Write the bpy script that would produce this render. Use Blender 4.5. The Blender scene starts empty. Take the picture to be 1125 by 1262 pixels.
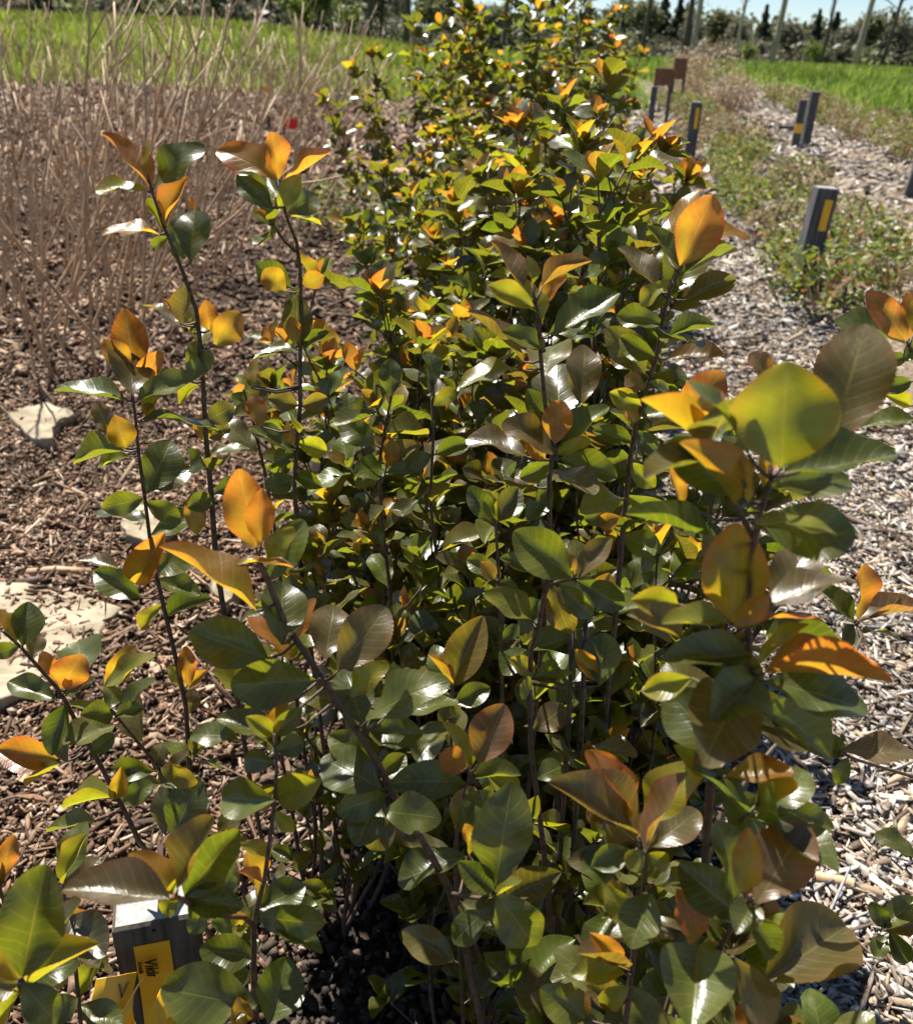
import bpy, math, random
import numpy as np
from mathutils import Matrix, Vector

random.seed(7)
rng = np.random.default_rng(11)
SC = bpy.context.scene
COL = SC.collection

# ------------------------------------------------------------------ camera
CAM_H = 1.3
PITCH, ROLL = math.radians(27.0), math.radians(2.3)
_f = np.array([0, math.cos(PITCH), -math.sin(PITCH)])
_r0 = np.array([1.0, 0, 0]); _u0 = np.cross(_r0, _f)
_r = _r0 * math.cos(ROLL) + _u0 * math.sin(ROLL)
_u = -_r0 * math.sin(ROLL) + _u0 * math.cos(ROLL)
CAM = np.array([0, 0, CAM_H])
cd = bpy.data.cameras.new('camera')
cd.lens, cd.sensor_width, cd.sensor_fit = 36.0, 36.0, 'HORIZONTAL'
cd.clip_start, cd.clip_end = 0.02, 3000
cd.dof.use_dof = True; cd.dof.focus_distance = 1.02; cd.dof.aperture_fstop = 9.5
co = bpy.data.objects.new('camera', cd); COL.objects.link(co)
co.matrix_world = Matrix(((_r[0], _u[0], -_f[0], 0), (_r[1], _u[1], -_f[1], 0), (_r[2], _u[2], -_f[2], CAM_H), (0, 0, 0, 1)))
SC.camera = co

# ------------------------------------------------------------------ light
SUN_AZ, SUN_EL = math.radians(-32), math.radians(58)      # azimuth from +Y towards +X
w = bpy.data.worlds.new('World'); SC.world = w; w.use_nodes = True
nt = w.node_tree
sky = nt.nodes.new('ShaderNodeTexSky'); sky.sky_type = 'NISHITA'; sky.sun_disc = False
sky.sun_elevation = SUN_EL; sky.sun_rotation = SUN_AZ
sky.air_density = 0.8; sky.dust_density = 0.0; sky.ozone_density = 3.0
nt.links.new(sky.outputs[0], nt.nodes['Background'].inputs[0])
nt.nodes['Background'].inputs[1].default_value = 0.052
sd = bpy.data.lights.new('sun', 'SUN'); sd.energy = 5.0; sd.angle = math.radians(0.53); sd.color = (1, 0.945, 0.85)
so = bpy.data.objects.new('sun', sd); COL.objects.link(so)
SUN = Vector((math.sin(SUN_AZ) * math.cos(SUN_EL), math.cos(SUN_AZ) * math.cos(SUN_EL), math.sin(SUN_EL)))
so.rotation_euler = SUN.to_track_quat('Z', 'Y').to_euler(); so.location = (-3, 4, 8)
SC.view_settings.view_transform = 'Standard'; SC.view_settings.look = 'None'
SC.view_settings.exposure = 1.24; SC.view_settings.gamma = 1.0
SC.render.engine = 'CYCLES'
SC.cycles.max_bounces = 8; SC.cycles.transmission_bounces = 4; SC.cycles.diffuse_bounces = 4

# ------------------------------------------------------------------ helpers
def ray(px, py): return _r * (px - 562.5) / 1125 - _u * (py - 631) / 1125 + _f
def at(px, py, d): return CAM + ray(px, py) * d          # point at depth d (metres) seen at photo pixel
def sstep(a, b, x):
    t = np.clip((x - a) / (b - a), 0, 1); return t * t * (3 - 2 * t)

def _n2(x, y, s, k):                                     # cheap smooth value noise
    x = x * s; y = y * s
    xi = np.floor(x); yi = np.floor(y); fx = x - xi; fy = y - yi
    fx = fx * fx * (3 - 2 * fx); fy = fy * fy * (3 - 2 * fy)
    def h(a, b):
        v = np.sin(a * 127.1 + b * 311.7 + k * 74.7) * 43758.5453
        return v - np.floor(v)
    return (h(xi, yi) * (1 - fx) + h(xi + 1, yi) * fx) * (1 - fy) + (h(xi, yi + 1) * (1 - fx) + h(xi + 1, yi + 1) * fx) * fy - 0.5

def gz(x, y):
    x = np.asarray(x, float); y = np.asarray(y, float)
    z = 0.025 * np.clip(y - 4, 0, 36)
    z = z + .85 * sstep(16, 46, y) * sstep(0, -12, x)
    near = 1 - sstep(10, 25, np.hypot(x, y))
    z = z + near * (0.05 * _n2(x, y, 2.2, 1) + 0.03 * _n2(x, y, 6.0, 2) + 0.018 * _n2(x, y, 17.0, 3) + 0.010 * _n2(x, y, 41.0, 4))
    return z
def rowx(y): return 0.05 + 0.10 * np.asarray(y, float)
def gpt(px, py):                                          # where the sight line meets the ground
    d = ray(px, py); t = 1.0
    for _ in range(60):
        p = CAM + d * t; t += (p[2] - float(gz(p[0], p[1]))) / (-d[2] + 0.02) * 0.8
    return CAM + d * t

def new_mesh(name, verts, faces, smooth=False, mats=(), uv=None, col=None, cname='tint'):
    """faces: int array (n,k) with constant k, or list of lists."""
    me = bpy.data.meshes.new(name)
    verts = np.asarray(verts, np.float32).reshape(-1, 3)
    if isinstance(faces, np.ndarray):
        n, k = faces.shape
        me.vertices.add(len(verts)); me.vertices.foreach_set('co', verts.ravel())
        me.loops.add(n * k); me.loops.foreach_set('vertex_index', faces.astype(np.int32).ravel())
        me.polygons.add(n); me.polygons.foreach_set('loop_start', np.arange(0, n * k, k, dtype=np.int32))
        me.update(calc_edges=True)
    else:
        me.from_pydata(verts.tolist(), [], faces); me.update()
    if smooth: me.polygons.foreach_set('use_smooth', np.ones(len(me.polygons), bool))
    if uv is not None:
        l = me.uv_layers.new(name='UVMap'); idx = np.empty(len(me.loops), np.int32); me.loops.foreach_get('vertex_index', idx)
        l.data.foreach_set('uv', np.asarray(uv, np.float32)[idx].ravel())
    if col is not None:
        a = me.color_attributes.new(cname, 'FLOAT_COLOR', 'POINT'); c = np.ones((len(verts), 4), np.float32); c[:, :3] = col
        a.data.foreach_set('color', c.ravel())
    for m in mats: me.materials.append(m)
    me.validate()
    return me
def obj(name, me, parent=None, loc=None, label=None, cat=None, group=None, kind=None):
    o = bpy.data.objects.new(name, me); COL.objects.link(o)
    if parent is not None: o.parent = parent
    if loc is not None: o.location = loc
    for k, v in (('label', label), ('category', cat), ('group', group), ('kind', kind)):
        if v: o[k] = v
    return o
def thing(name, loc, label, cat, group=None, rotz=0):
    o = obj(name, None, None, loc, label, cat, group); o.rotation_euler = (0, 0, rotz); o.empty_display_size = 0.05
    return o
def norm(v): return v / (np.linalg.norm(v) + 1e-12)

class MB:                                                  # collects tubes, boxes, ribbons into one mesh
    def __init__(s): s.v = []; s.f = []
    def add(s, v, f):
        b = len(s.v); s.v += [tuple(p) for p in v]; s.f += [[i + b for i in q] for q in f]
    def tube(s, pts, rad, n=6, cap=True):
        pts = [np.asarray(p, float) for p in pts]; m = len(pts)
        t0 = norm(pts[1] - pts[0]); a = np.cross(t0, [0.3, 0.2, 0.93]); a = norm(a if np.linalg.norm(a) > 1e-3 else np.cross(t0, [1, 0, 0]))
        V = []
        for i, p in enumerate(pts):
            t = norm(pts[min(i + 1, m - 1)] - pts[max(i - 1, 0)])
            a = norm(a - t * np.dot(a, t)); b = np.cross(t, a)
            r = rad[i] if hasattr(rad, '__len__') else rad
            for k in range(n):
                c = 2 * math.pi * k / n; V.append(p + r * (a * math.cos(c) + b * math.sin(c)))
        F = [[i * n + k, i * n + (k + 1) % n, (i + 1) * n + (k + 1) % n, (i + 1) * n + k] for i in range(m - 1) for k in range(n)]
        if cap: F += [list(range(n))[::-1], [(m - 1) * n + k for k in range(n)]]
        s.add(V, F)
    def box(s, x0, x1, y0, y1, z0, z1, b=0.0):
        V = []
        for z, i in ((z0, 0), (z1, b)):
            V += [(x0 + i, y0 + i, z), (x1 - i, y0 + i, z), (x1 - i, y1 - i, z), (x0 + i, y1 - i, z)]
        if b:
            V[4:4] = [(x0, y0, z1 - b), (x1, y0, z1 - b), (x1, y1, z1 - b), (x0, y1, z1 - b)]
        n = len(V) // 4
        F = [[3, 2, 1, 0], [4 * n - 4, 4 * n - 3, 4 * n - 2, 4 * n - 1]]
        for j in range(n - 1):
            for k in range(4): F.append([4 * j + k, 4 * j + (k + 1) % 4, 4 * j + 4 + (k + 1) % 4, 4 * j + 4 + k])
        s.add(V, F)
    def mesh(s, name, mat, smooth=False): return new_mesh(name, s.v, s.f, smooth, [mat])

# ------------------------------------------------------------------ materials
def mat(name):
    m = bpy.data.materials.new(name); m.use_nodes = True
    return m, m.node_tree, m.node_tree.nodes, m.node_tree.links, m.node_tree.nodes['Principled BSDF']
def N(nd, t, **kw):
    n = nd.new(t)
    for k, v in kw.items(): setattr(n, k, v)
    return n
def mixc(nd, ln, fac, a, b, blend='MIX'):
    n = N(nd, 'ShaderNodeMix', data_type='RGBA', blend_type=blend)
    for sck, v in ((n.inputs[0], fac), (n.inputs[6], a), (n.inputs[7], b)):
        if isinstance(v, (int, float)): sck.default_value = v
        elif isinstance(v, (tuple, list)): sck.default_value = (*v, 1)
        else: ln.new(v, sck)
    return n.outputs[2]
def mth(nd, ln, op, a, b=None, clamp=False):
    n = N(nd, 'ShaderNodeMath', operation=op, use_clamp=clamp)
    for i, v in ((0, a), (1, b)):
        if v is None: continue
        if isinstance(v, (int, float)): n.inputs[i].default_value = v
        else: ln.new(v, n.inputs[i])
    return n.outputs[0]
def ramp(nd, ln, fac, stops):
    r = N(nd, 'ShaderNodeValToRGB'); ln.new(fac, r.inputs[0])
    e = r.color_ramp.elements
    while len(e) < len(stops): e.new(0.5)
    for i, (p, c) in enumerate(stops): e[i].position = p; e[i].color = (*c, 1)
    return r.outputs[0]

def leaf_material(name, src, far=False):
    m, t, nd, ln, P = mat(name)
    if src == 'object': c = N(nd, 'ShaderNodeObjectInfo').outputs['Color']
    else: c = N(nd, 'ShaderNodeAttribute', attribute_name='tint').outputs['Color']
    sep = N(nd, 'ShaderNodeSeparateColor'); ln.new(c, sep.inputs[0]); Y, G, B = sep.outputs
    uv = N(nd, 'ShaderNodeTexCoord').outputs['UV']
    suv = N(nd, 'ShaderNodeSeparateXYZ'); ln.new(uv, suv.inputs[0])
    comb = N(nd, 'ShaderNodeCombineXYZ'); ln.new(suv.outputs[0], comb.inputs[0]); ln.new(suv.outputs[1], comb.inputs[1]); ln.new(mth(nd, ln, 'MULTIPLY', G, 31.7), comb.inputs[2])
    big = N(nd, 'ShaderNodeTexNoise'); big.inputs['Scale'].default_value = 2.2; big.inputs['Detail'].default_value = 3; ln.new(comb.outputs[0], big.inputs['Vector'])
    Y = mth(nd, ln, 'MULTIPLY', Y, mth(nd, ln, 'ADD', mth(nd, ln, 'ADD', mth(nd, ln, 'MULTIPLY', suv.outputs[1], .28), .42), mth(nd, ln, 'MULTIPLY', big.outputs[0], .85)), True)
    top = ramp(nd, ln, Y, [(0, (.058, .078, .011)), (.4, (.115, .135, .014)), (.75, (.19, .115, .014)), (1, (.21, .080, .020))])
    tra = ramp(nd, ln, Y, [(0, (.19, .28, .010)), (.4, (.50, .52, .014)), (.75, (.78, .48, .018)), (1, (.80, .33, .028))])
    br = mixc(nd, ln, B, top, (.075, .048, .030)); brt = mixc(nd, ln, mth(nd, ln, 'MULTIPLY', B, .75), tra, (.24, .105, .022))
    au = mth(nd, ln, 'MULTIPLY', mth(nd, ln, 'ABSOLUTE', mth(nd, ln, 'SUBTRACT', suv.outputs[0], .5)), 2.0)   # 0 midrib .. 1 margin
    noi = N(nd, 'ShaderNodeTexNoise'); noi.inputs['Scale'].default_value = 5; noi.inputs['Detail'].default_value = 4
    ln.new(comb.outputs[0], noi.inputs['Vector'])
    val = mth(nd, ln, 'ADD', mth(nd, ln, 'MULTIPLY', G, .75), mth(nd, ln, 'ADD', mth(nd, ln, 'MULTIPLY', noi.outputs[0], .7), .28))
    hsv = N(nd, 'ShaderNodeHueSaturation'); ln.new(br, hsv.inputs['Color']); ln.new(val, hsv.inputs['Value'])
    topc = hsv.outputs[0]
    # young leaves redden towards the margin
    red = mth(nd, ln, 'MULTIPLY', mth(nd, ln, 'MULTIPLY', mth(nd, ln, 'POWER', au, 3.0), Y), mth(nd, ln, 'MULTIPLY', noi.outputs[0], 1.2), True)
    topc = mixc(nd, ln, red, topc, (.24, .05, .018)); trc = mixc(nd, ln, red, brt, (.8, .13, .02))
    # veins
    vv = mth(nd, ln, 'SUBTRACT', suv.outputs[1], mth(nd, ln, 'MULTIPLY', au, .20))
    wav = mth(nd, ln, 'SINE', mth(nd, ln, 'MULTIPLY', vv, 2 * math.pi * 8.5))
    vein = mth(nd, ln, 'POWER', mth(nd, ln, 'ADD', mth(nd, ln, 'MULTIPLY', wav, .5), .5), 9.0)
    mid = mth(nd, ln, 'SUBTRACT', 1.0, mth(nd, ln, 'MULTIPLY', au, 16.0), True)
    ve = mth(nd, ln, 'MAXIMUM', mid, mth(nd, ln, 'MULTIPLY', vein, .34))
    topc = mixc(nd, ln, mth(nd, ln, 'MULTIPLY', ve, .42), topc, (.20, .19, .05))
    trc = mixc(nd, ln, mth(nd, ln, 'MULTIPLY', ve, .55), trc, (.80, .60, .08))
    trc2 = N(nd, 'ShaderNodeHueSaturation'); ln.new(trc, trc2.inputs['Color']); ln.new(mth(nd, ln, 'ADD', mth(nd, ln, 'MULTIPLY', noi.outputs[0], .6), .68), trc2.inputs['Value'])
    spk = N(nd, 'ShaderNodeTexNoise'); spk.inputs['Scale'].default_value = 17; spk.inputs['Detail'].default_value = 2; ln.new(comb.outputs[0], spk.inputs['Vector'])
    spot = mth(nd, ln, 'MULTIPLY', mth(nd, ln, 'SUBTRACT', spk.outputs[0], .66), 14.0, True)
    topc = mixc(nd, ln, mth(nd, ln, 'MULTIPLY', spot, .65), topc, (.10, .055, .028))
    ln.new(topc, P.inputs['Base Color'])
    ln.new(mth(nd, ln, 'ADD', mth(nd, ln, 'MULTIPLY', noi.outputs[0], .26), .20), P.inputs['Roughness'])
    P.inputs['Specular IOR Level'].default_value = .8
    T = N(nd, 'ShaderNodeBsdfTranslucent'); ln.new(trc2.outputs[0], T.inputs[0])
    MX = N(nd, 'ShaderNodeMixShader'); ln.new(mth(nd, ln, 'ADD', mth(nd, ln, 'MULTIPLY', Y, .22), .36), MX.inputs[0])
    ln.new(P.outputs[0], MX.inputs[1]); ln.new(T.outputs[0], MX.inputs[2]); ln.new(MX.outputs[0], nd['Material Output'].inputs[0])
    if not far:
        fine = N(nd, 'ShaderNodeTexVoronoi'); fine.inputs['Scale'].default_value = 42; ln.new(comb.outputs[0], fine.inputs['Vector'])
        hgt = mth(nd, ln, 'ADD', mth(nd, ln, 'MULTIPLY', vein, -.7), mth(nd, ln, 'ADD', mth(nd, ln, 'MULTIPLY', mid, -1.4), mth(nd, ln, 'MULTIPLY', fine.outputs[0], .35)))
        b = N(nd, 'ShaderNodeBump'); b.inputs['Strength'].default_value = .16; b.inputs['Distance'].default_value = .0012; ln.new(hgt, b.inputs['Height'])
        ln.new(b.outputs[0], P.inputs['Normal'])
    return m
LEAF = leaf_material('aronia_leaf', 'object'); LEAFJ = leaf_material('aronia_leaf_joined', 'attr', True)

def tint_material(name, rough=.9, bump=0.0, trans=0.0, scale=60, spec=.2):
    m, t, nd, ln, P = mat(name)
    a = N(nd, 'ShaderNodeAttribute', attribute_name='tint').outputs['Color']
    no = N(nd, 'ShaderNodeTexNoise'); no.inputs['Scale'].default_value = scale; no.inputs['Detail'].default_value = 5
    ln.new(N(nd, 'ShaderNodeTexCoord').outputs['Object'], no.inputs['Vector'])
    h = N(nd, 'ShaderNodeHueSaturation'); ln.new(a, h.inputs['Color']); ln.new(mth(nd, ln, 'ADD', mth(nd, ln, 'MULTIPLY', no.outputs[0], 1.1), .45), h.inputs['Value'])
    ln.new(h.outputs[0], P.inputs['Base Color']); P.inputs['Roughness'].default_value = rough; P.inputs['Specular IOR Level'].default_value = spec
    if bump:
        b = N(nd, 'ShaderNodeBump'); b.inputs['Strength'].default_value = bump; b.inputs['Distance'].default_value = .004; ln.new(no.outputs[0], b.inputs['Height']); ln.new(b.outputs[0], P.inputs['Normal'])
    if trans:
        T = N(nd, 'ShaderNodeBsdfTranslucent'); ln.new(h.outputs[0], T.inputs[0]); MX = N(nd, 'ShaderNodeMixShader'); MX.inputs[0].default_value = trans
        ln.new(P.outputs[0], MX.inputs[1]); ln.new(T.outputs[0], MX.inputs[2]); ln.new(MX.outputs[0], nd['Material Output'].inputs[0])
    return m
CHIP = tint_material('wood_chip', .8, .5, scale=110, spec=.3)
TINT_LEAF = tint_material('tinted_foliage', .5, 0, .45, 9, .4)
GRASS = tint_material('grass_blade', .55, 0, .5, .6, .3)

def noise_mat(name, c1, c2, scale=20, rough=.85, bump=.3, dist=.004, stretch=None, spec=.25, c3=None, coord='Object'):
    m, t, nd, ln, P = mat(name)
    mp = N(nd, 'ShaderNodeMapping'); ln.new(N(nd, 'ShaderNodeTexCoord').outputs[coord], mp.inputs[0])
    if stretch: mp.inputs['Scale'].default_value = stretch
    no = N(nd, 'ShaderNodeTexNoise'); no.inputs['Scale'].default_value = scale; no.inputs['Detail'].default_value = 7; no.inputs['Roughness'].default_value = .62
    ln.new(mp.outputs[0], no.inputs['Vector'])
    st = [(.34, c1), (.66, c2)] + ([(.78, c3)] if c3 else [])
    ln.new(ramp(nd, ln, no.outputs[0], st), P.inputs['Base Color']); P.inputs['Roughness'].default_value = rough; P.inputs['Specular IOR Level'].default_value = spec
    b = N(nd, 'ShaderNodeBump'); b.inputs['Strength'].default_value = bump; b.inputs['Distance'].default_value = dist; ln.new(no.outputs[0], b.inputs['Height']); ln.new(b.outputs[0], P.inputs['Normal'])
    return m
BARK = noise_mat('aronia_bark', (.045, .028, .020), (.13, .085, .062), 130, .6, .5, .001, spec=.4, c3=(.24, .19, .15))
SHOOT = noise_mat('young_shoot', (.10, .035, .022), (.19, .075, .035), 90, .45, .2, .0006, spec=.5)
CANE = noise_mat('dry_cane', (.34, .205, .11), (.58, .41, .255), 25, .55, .2, .001, spec=.35)
WOOD = noise_mat('weathered_post', (.05, .043, .036), (.14, .115, .09), 26, .85, .5, .003, (3, 3, .25), c3=(.20, .17, .13))
POSTTOP = noise_mat('post_end_grain', (.24, .235, .23), (.42, .41, .40), 90, .9, .5, .002)
GREYW = noise_mat('grey_wood', (.045, .045, .05), (.13, .13, .135), 22, .85, .4, .003, (3, 3, .25))
BOXB = noise_mat('brown_board', (.15, .075, .04), (.24, .125, .07), 12, .8, .2)
YTAPE = noise_mat('yellow_vinyl', (.78, .40, .012), (.86, .47, .02), 30, .35, .03, .0005, spec=.5)
INK = noise_mat('black_ink', (.012, .010, .008), (.02, .018, .015), 30, .6, 0)
REDP = noise_mat('red_plastic', (.75, .02, .03), (.85, .035, .05), 20, .4, .05)
ORP = noise_mat('orange_plastic', (.85, .28, .015), (.9, .36, .02), 20, .4, .05)
STONE = noise_mat('pale_limestone', (.20, .155, .10), (.40, .345, .25), 6, .9, 1.0, .016, (1, 2.4, 3), c3=(.27, .215, .20))
BARKT = noise_mat('tree_bark', (.21, .175, .14), (.42, .37, .31), 5, .95, .4, .02, (3, 3, .5))
BARKD = noise_mat('dark_tree_bark', (.05, .042, .034), (.11, .095, .08), 5, .9, .4, .02, (3, 3, .5))

# ------------------------------------------------------------------ ground
def ground_material():
    m, t, nd, ln, P = mat('ground_soil_and_turf')
    pos = N(nd, 'ShaderNodeTexCoord').outputs['Object']
    def nz(s, d=8):
        n = N(nd, 'ShaderNodeTexNoise'); n.inputs['Scale'].default_value = s; n.inputs['Detail'].default_value = d; n.inputs['Roughness'].default_value = .65; ln.new(pos, n.inputs['Vector']); return n.outputs[0]
    zone = N(nd, 'ShaderNodeAttribute', attribute_name='zone').outputs['Color']
    sep = N(nd, 'ShaderNodeSeparateColor'); ln.new(zone, sep.inputs[0])
    n1, n2 = nz(38), nz(3)
    soil = ramp(nd, ln, n1, [(.35, (.022, .015, .011)), (.7, (.075, .052, .038))])
    bark = ramp(nd, ln, n1, [(.32, (.02, .012, .008)), (.55, (.06, .038, .024)), (.72, (.15, .10, .065))])
    chips = ramp(nd, ln, n1, [(.32, (.05, .038, .028)), (.52, (.19, .145, .10)), (.70, (.40, .33, .25))])
    turf = ramp(nd, ln, n2, [(.35, (.08, .12, .015)), (.65, (.13, .18, .025))])
    c = mixc(nd, ln, sep.outputs[0], soil, bark); c = mixc(nd, ln, sep.outputs[1], c, chips); c = mixc(nd, ln, sep.outputs[2], c, turf)
    ln.new(c, P.inputs['Base Color']); P.inputs['Roughness'].default_value = .95; P.inputs['Specular IOR Level'].default_value = .15
    b = N(nd, 'ShaderNodeBump'); b.inputs['Strength'].default_value = .7; b.inputs['Distance'].default_value = .012; ln.new(n1, b.inputs['Height']); ln.new(b.outputs[0], P.inputs['Normal'])
    return m
def grassy(x, y):                                          # 1 inside the turf
    left = sstep(-1.0, 1.2, (y - 18.5) + _n2(x, y, .5, 9) * 2.0) * (x < 1.5 + .1 * y)
    right = sstep(-.5, .5, x - (5.6 + .13 * y) + _n2(x, y, .6, 8) * 1.2)
    far = sstep(28, 31, y + _n2(x, y, .3, 7) * 3)
    return np.maximum(np.maximum(left, right), far)
def grid_axis(lim0, lim1, n0, fine0, fine1, nf):
    a = np.linspace(fine0, fine1, nf)
    L = fine0 - np.geomspace(.05, fine0 - lim0, n0)[::-1]; R = fine1 + np.geomspace(.05, lim1 - fine1, n0)
    return np.concatenate([L, a, R])
gx = grid_axis(-1500, 1500, 34, -2.2, 2.4, 150); gy = grid_axis(-300, 2500, 34, .3, 6.5, 190)
GX, GY = np.meshgrid(gx, gy); GZ = gz(GX, GY)
nx, ny = len(gx), len(gy)
ii = (np.arange(ny - 1)[:, None] * nx + np.arange(nx - 1)[None, :]).ravel()
gf = np.stack([ii, ii + 1, ii + 1 + nx, ii + nx], 1)
off = GX - rowx(GY) + .12 * _n2(GX, GY, 3.0, 5)
zr = sstep(-.30, -.55, off); zg = sstep(.30, .48, off); zt = grassy(GX, GY)
gm = new_mesh('ground', np.stack([GX, GY, GZ], -1).reshape(-1, 3), gf, True, [ground_material()], col=np.stack([zr, zg, zt], -1).reshape(-1, 3), cname='zone')
obj('ground', gm, kind='structure', label='bare soil, mulch and turf ground of the nursery bed', cat='ground')

# ------------------------------------------------------------------ loose cover: chips, bark, soil crumbs
CUBE = np.array([[-1, -1, -1], [1, -1, -1], [1, 1, -1], [-1, 1, -1], [-1, -1, 1], [1, -1, 1], [1, 1, 1], [-1, 1, 1]], float)
CF = np.array([[3, 2, 1, 0], [4, 5, 6, 7], [0, 1, 5, 4], [1, 2, 6, 5], [2, 3, 7, 6], [3, 0, 4, 7]])
def pieces(name, xy, size, palette, lift, tilt, label, cat, taper=.35, dz=0.0):
    """joined little blocks; size = (n,3) half sizes."""
    n = len(xy)
    V = CUBE[None] * size[:, None, :]
    V = V * (1 + rng.uniform(-taper, taper, (n, 8, 3)))
    yaw = rng.uniform(0, 2 * np.pi, n); p = rng.normal(0, tilt, n); q = rng.normal(0, tilt * 1.3, n)
    cy, sy, cp, sp, cq, sq = np.cos(yaw), np.sin(yaw), np.cos(p), np.sin(p), np.cos(q), np.sin(q)
    x, y, z = V[..., 0], V[..., 1], V[..., 2]
    y, z = y * cq[:, None] - z * sq[:, None], y * sq[:, None] + z * cq[:, None]
    x, z = x * cp[:, None] - z * sp[:, None], x * sp[:, None] + z * cp[:, None]
    x, y = x * cy[:, None] - y * sy[:, None], x * sy[:, None] + y * cy[:, None]
    g = gz(xy[:, 0], xy[:, 1]) + rng.uniform(0, 1, n) ** 2 * lift + dz
    W = np.stack([x + xy[:, 0:1], y + xy[:, 1:2], z + g[:, None]], -1)
    pal = np.array(palette)[rng.integers(0, len(palette), n)] * rng.uniform(.55, 1.15, (n, 1)) * (1 + .55 * _n2(xy[:, 0], xy[:, 1], 1.6, 31) + .4 * _n2(xy[:, 0], xy[:, 1], 5.0, 32))[:, None]
    F = (CF[None] + np.arange(n)[:, None, None] * 8).reshape(-1, 4)
    me = new_mesh(name, W.reshape(-1, 3), F, False, [CHIP], col=np.repeat(pal, 8, 0))
    return obj(name, me, kind='stuff', label=label, cat=cat)
def scatter(n, y0, y1, fx0, fx1, pw=1.0):
    y = y0 + (y1 - y0) * rng.uniform(0, 1, n) ** pw
    a, b = fx0(y), fx1(y)
    return np.stack([a + (b - a) * rng.uniform(0, 1, n), y], 1)
def sizes(n, L, W, T, v=.45):
    return np.stack([rng.lognormal(math.log(L), v, n), rng.lognormal(math.log(W), .4, n), rng.lognormal(math.log(T), .35, n)], 1) / 2
CHPAL = [(.48, .42, .36), (.38, .32, .26), (.30, .255, .22), (.54, .49, .43), (.22, .17, .13), (.36, .35, .345), (.41, .31, .21), (.10, .072, .052), (.46, .41, .37), (.16, .115, .08)]
BKPAL = [(.21, .128, .080), (.28, .18, .115), (.15, .088, .054), (.35, .245, .165), (.075, .045, .028), (.26, .175, .12), (.44, .34, .25), (.18, .112, .073), (.105, .066, .043), (.23, .13, .075)]
edgeR = lambda y: rowx(y) + .33 + 0 * y
xy = scatter(38000, .55, 3.2, edgeR, lambda y: rowx(y) + .85 + .28 * y, 1.1)
xy2 = scatter(17000, 3.0, 9.0, edgeR, lambda y: 1.15 + .117 * y + .3, 1.0); xy3 = scatter(15000, 5.0, 28, lambda y: 1.5 + .117 * y, lambda y: 5.4 + .13 * y, 1.3); xy4 = scatter(3500, 9.0, 24, lambda y: rowx(y) + .2, lambda y: 1.6 + .117 * y, 1.2)
pieces('wood_chip_mulch', np.concatenate([xy, xy2, xy3, xy4]), np.concatenate([sizes(len(xy), .025, .0068, .003, .65), sizes(len(xy2), .036, .011, .005, .6), sizes(len(xy3), .09, .026, .012, .6), sizes(len(xy4), .09, .026, .012, .6)]), CHPAL, .016, .28,
       'pale grey and tan wood chips covering the path', 'wood chips')
edL = lambda y: rowx(y) - .36 + 0 * y
xy = scatter(36000, .8, 4.0, lambda y: -.75 - .52 * y, edL, .9); xyb = scatter(15000, .8, 4.0, lambda y: -.75 - .52 * y, edL, .9); xy2 = scatter(18000, 3.6, 11, lambda y: -1.2 - .55 * y, edL, 1.1); xy5 = scatter(9000, 9.5, 19.5, lambda y: -1.2 - .58 * y, edL, 1.0)
pieces('bark_mulch', np.concatenate([xy, xyb, xy2, xy5]), np.concatenate([sizes(len(xy), .0105, .0065, .0045, .7), sizes(len(xyb), .028, .0060, .003, .65), sizes(len(xy2), .045, .014, .009, .6), sizes(len(xy5), .12, .04, .025, .6)]), BKPAL, .018, .45, 'brown shredded bark mulch over the bed with dry canes', 'bark mulch', .5)
xy = scatter(14000, .7, 3.0, lambda y: rowx(y) - .5, lambda y: rowx(y) + .42, 1.0)
pieces('soil_crumbs', xy, sizes(len(xy), .012, .010, .008), [(.055, .038, .028), (.035, .024, .018), (.085, .06, .044), (.12, .09, .068), (.045, .033, .026)], .014, .8, 'dark crumbly soil under the leafy shrub row', 'soil', .5)

# ------------------------------------------------------------------ leaf meshes
def leaf_mesh(name, rows, cols, p, q, fold, curl, wave, serr, tw=0.0, m=None, sd=0):
    rr = random.Random(sd)
    V = []; UV = []; nc = cols + 1; ph = rr.uniform(0, 6)
    for i in range(rows + 1):
        v = i / rows
        hw = .5 * max(math.sin(math.pi * (v ** p)), 0) ** q if 0 < i < rows else 0
        if i == 0: hw = .012
        if i == rows: hw = .006
        hw = max(hw, .006)
        zc = curl * (.25 * v - v * v) * .5
        for j in range(nc):
            u = -1 + 2 * j / cols; s = abs(u)
            x = hw * u; y = v
            if serr and s > .99 and 1 < i < rows:
                x *= 1 + serr * (1 if i % 2 else -1); y += .008
            z = zc + 1.3 * fold * hw * (s ** 1.3) * (1 - .3 * v) + wave * hw * s * math.sin(v * 9 + ph + (2 if u < 0 else 0))
            z += tw * x * v
            V.append((x, y, z)); UV.append((.5 + u * .5, v))
    F = [[i * nc + j, i * nc + j + 1, (i + 1) * nc + j + 1, (i + 1) * nc + j] for i in range(rows) for j in range(cols)]
    return new_mesh(name, V, np.array(F), True, [m or LEAF], uv=UV)
PAR = [(1.12, .72, .30, .25, .10, .0), (1.25, .66, .20, .40, .14, .25), (1.0, .76, .42, .15, .08, -.2), (1.2, .70, .10, .55, .16, -.3),
       (1.3, .62, .26, .10, .12, .15), (1.05, .74, .55, .32, .08, .1), (1.18, .68, .15, .75, .14, .35), (1.1, .7, .34, -.15, .12, -.1)]
HI = [leaf_mesh('leaf_blade', 46, 6, *a[:5], .018, a[5], sd=i) for i, a in enumerate(PAR)]
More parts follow.
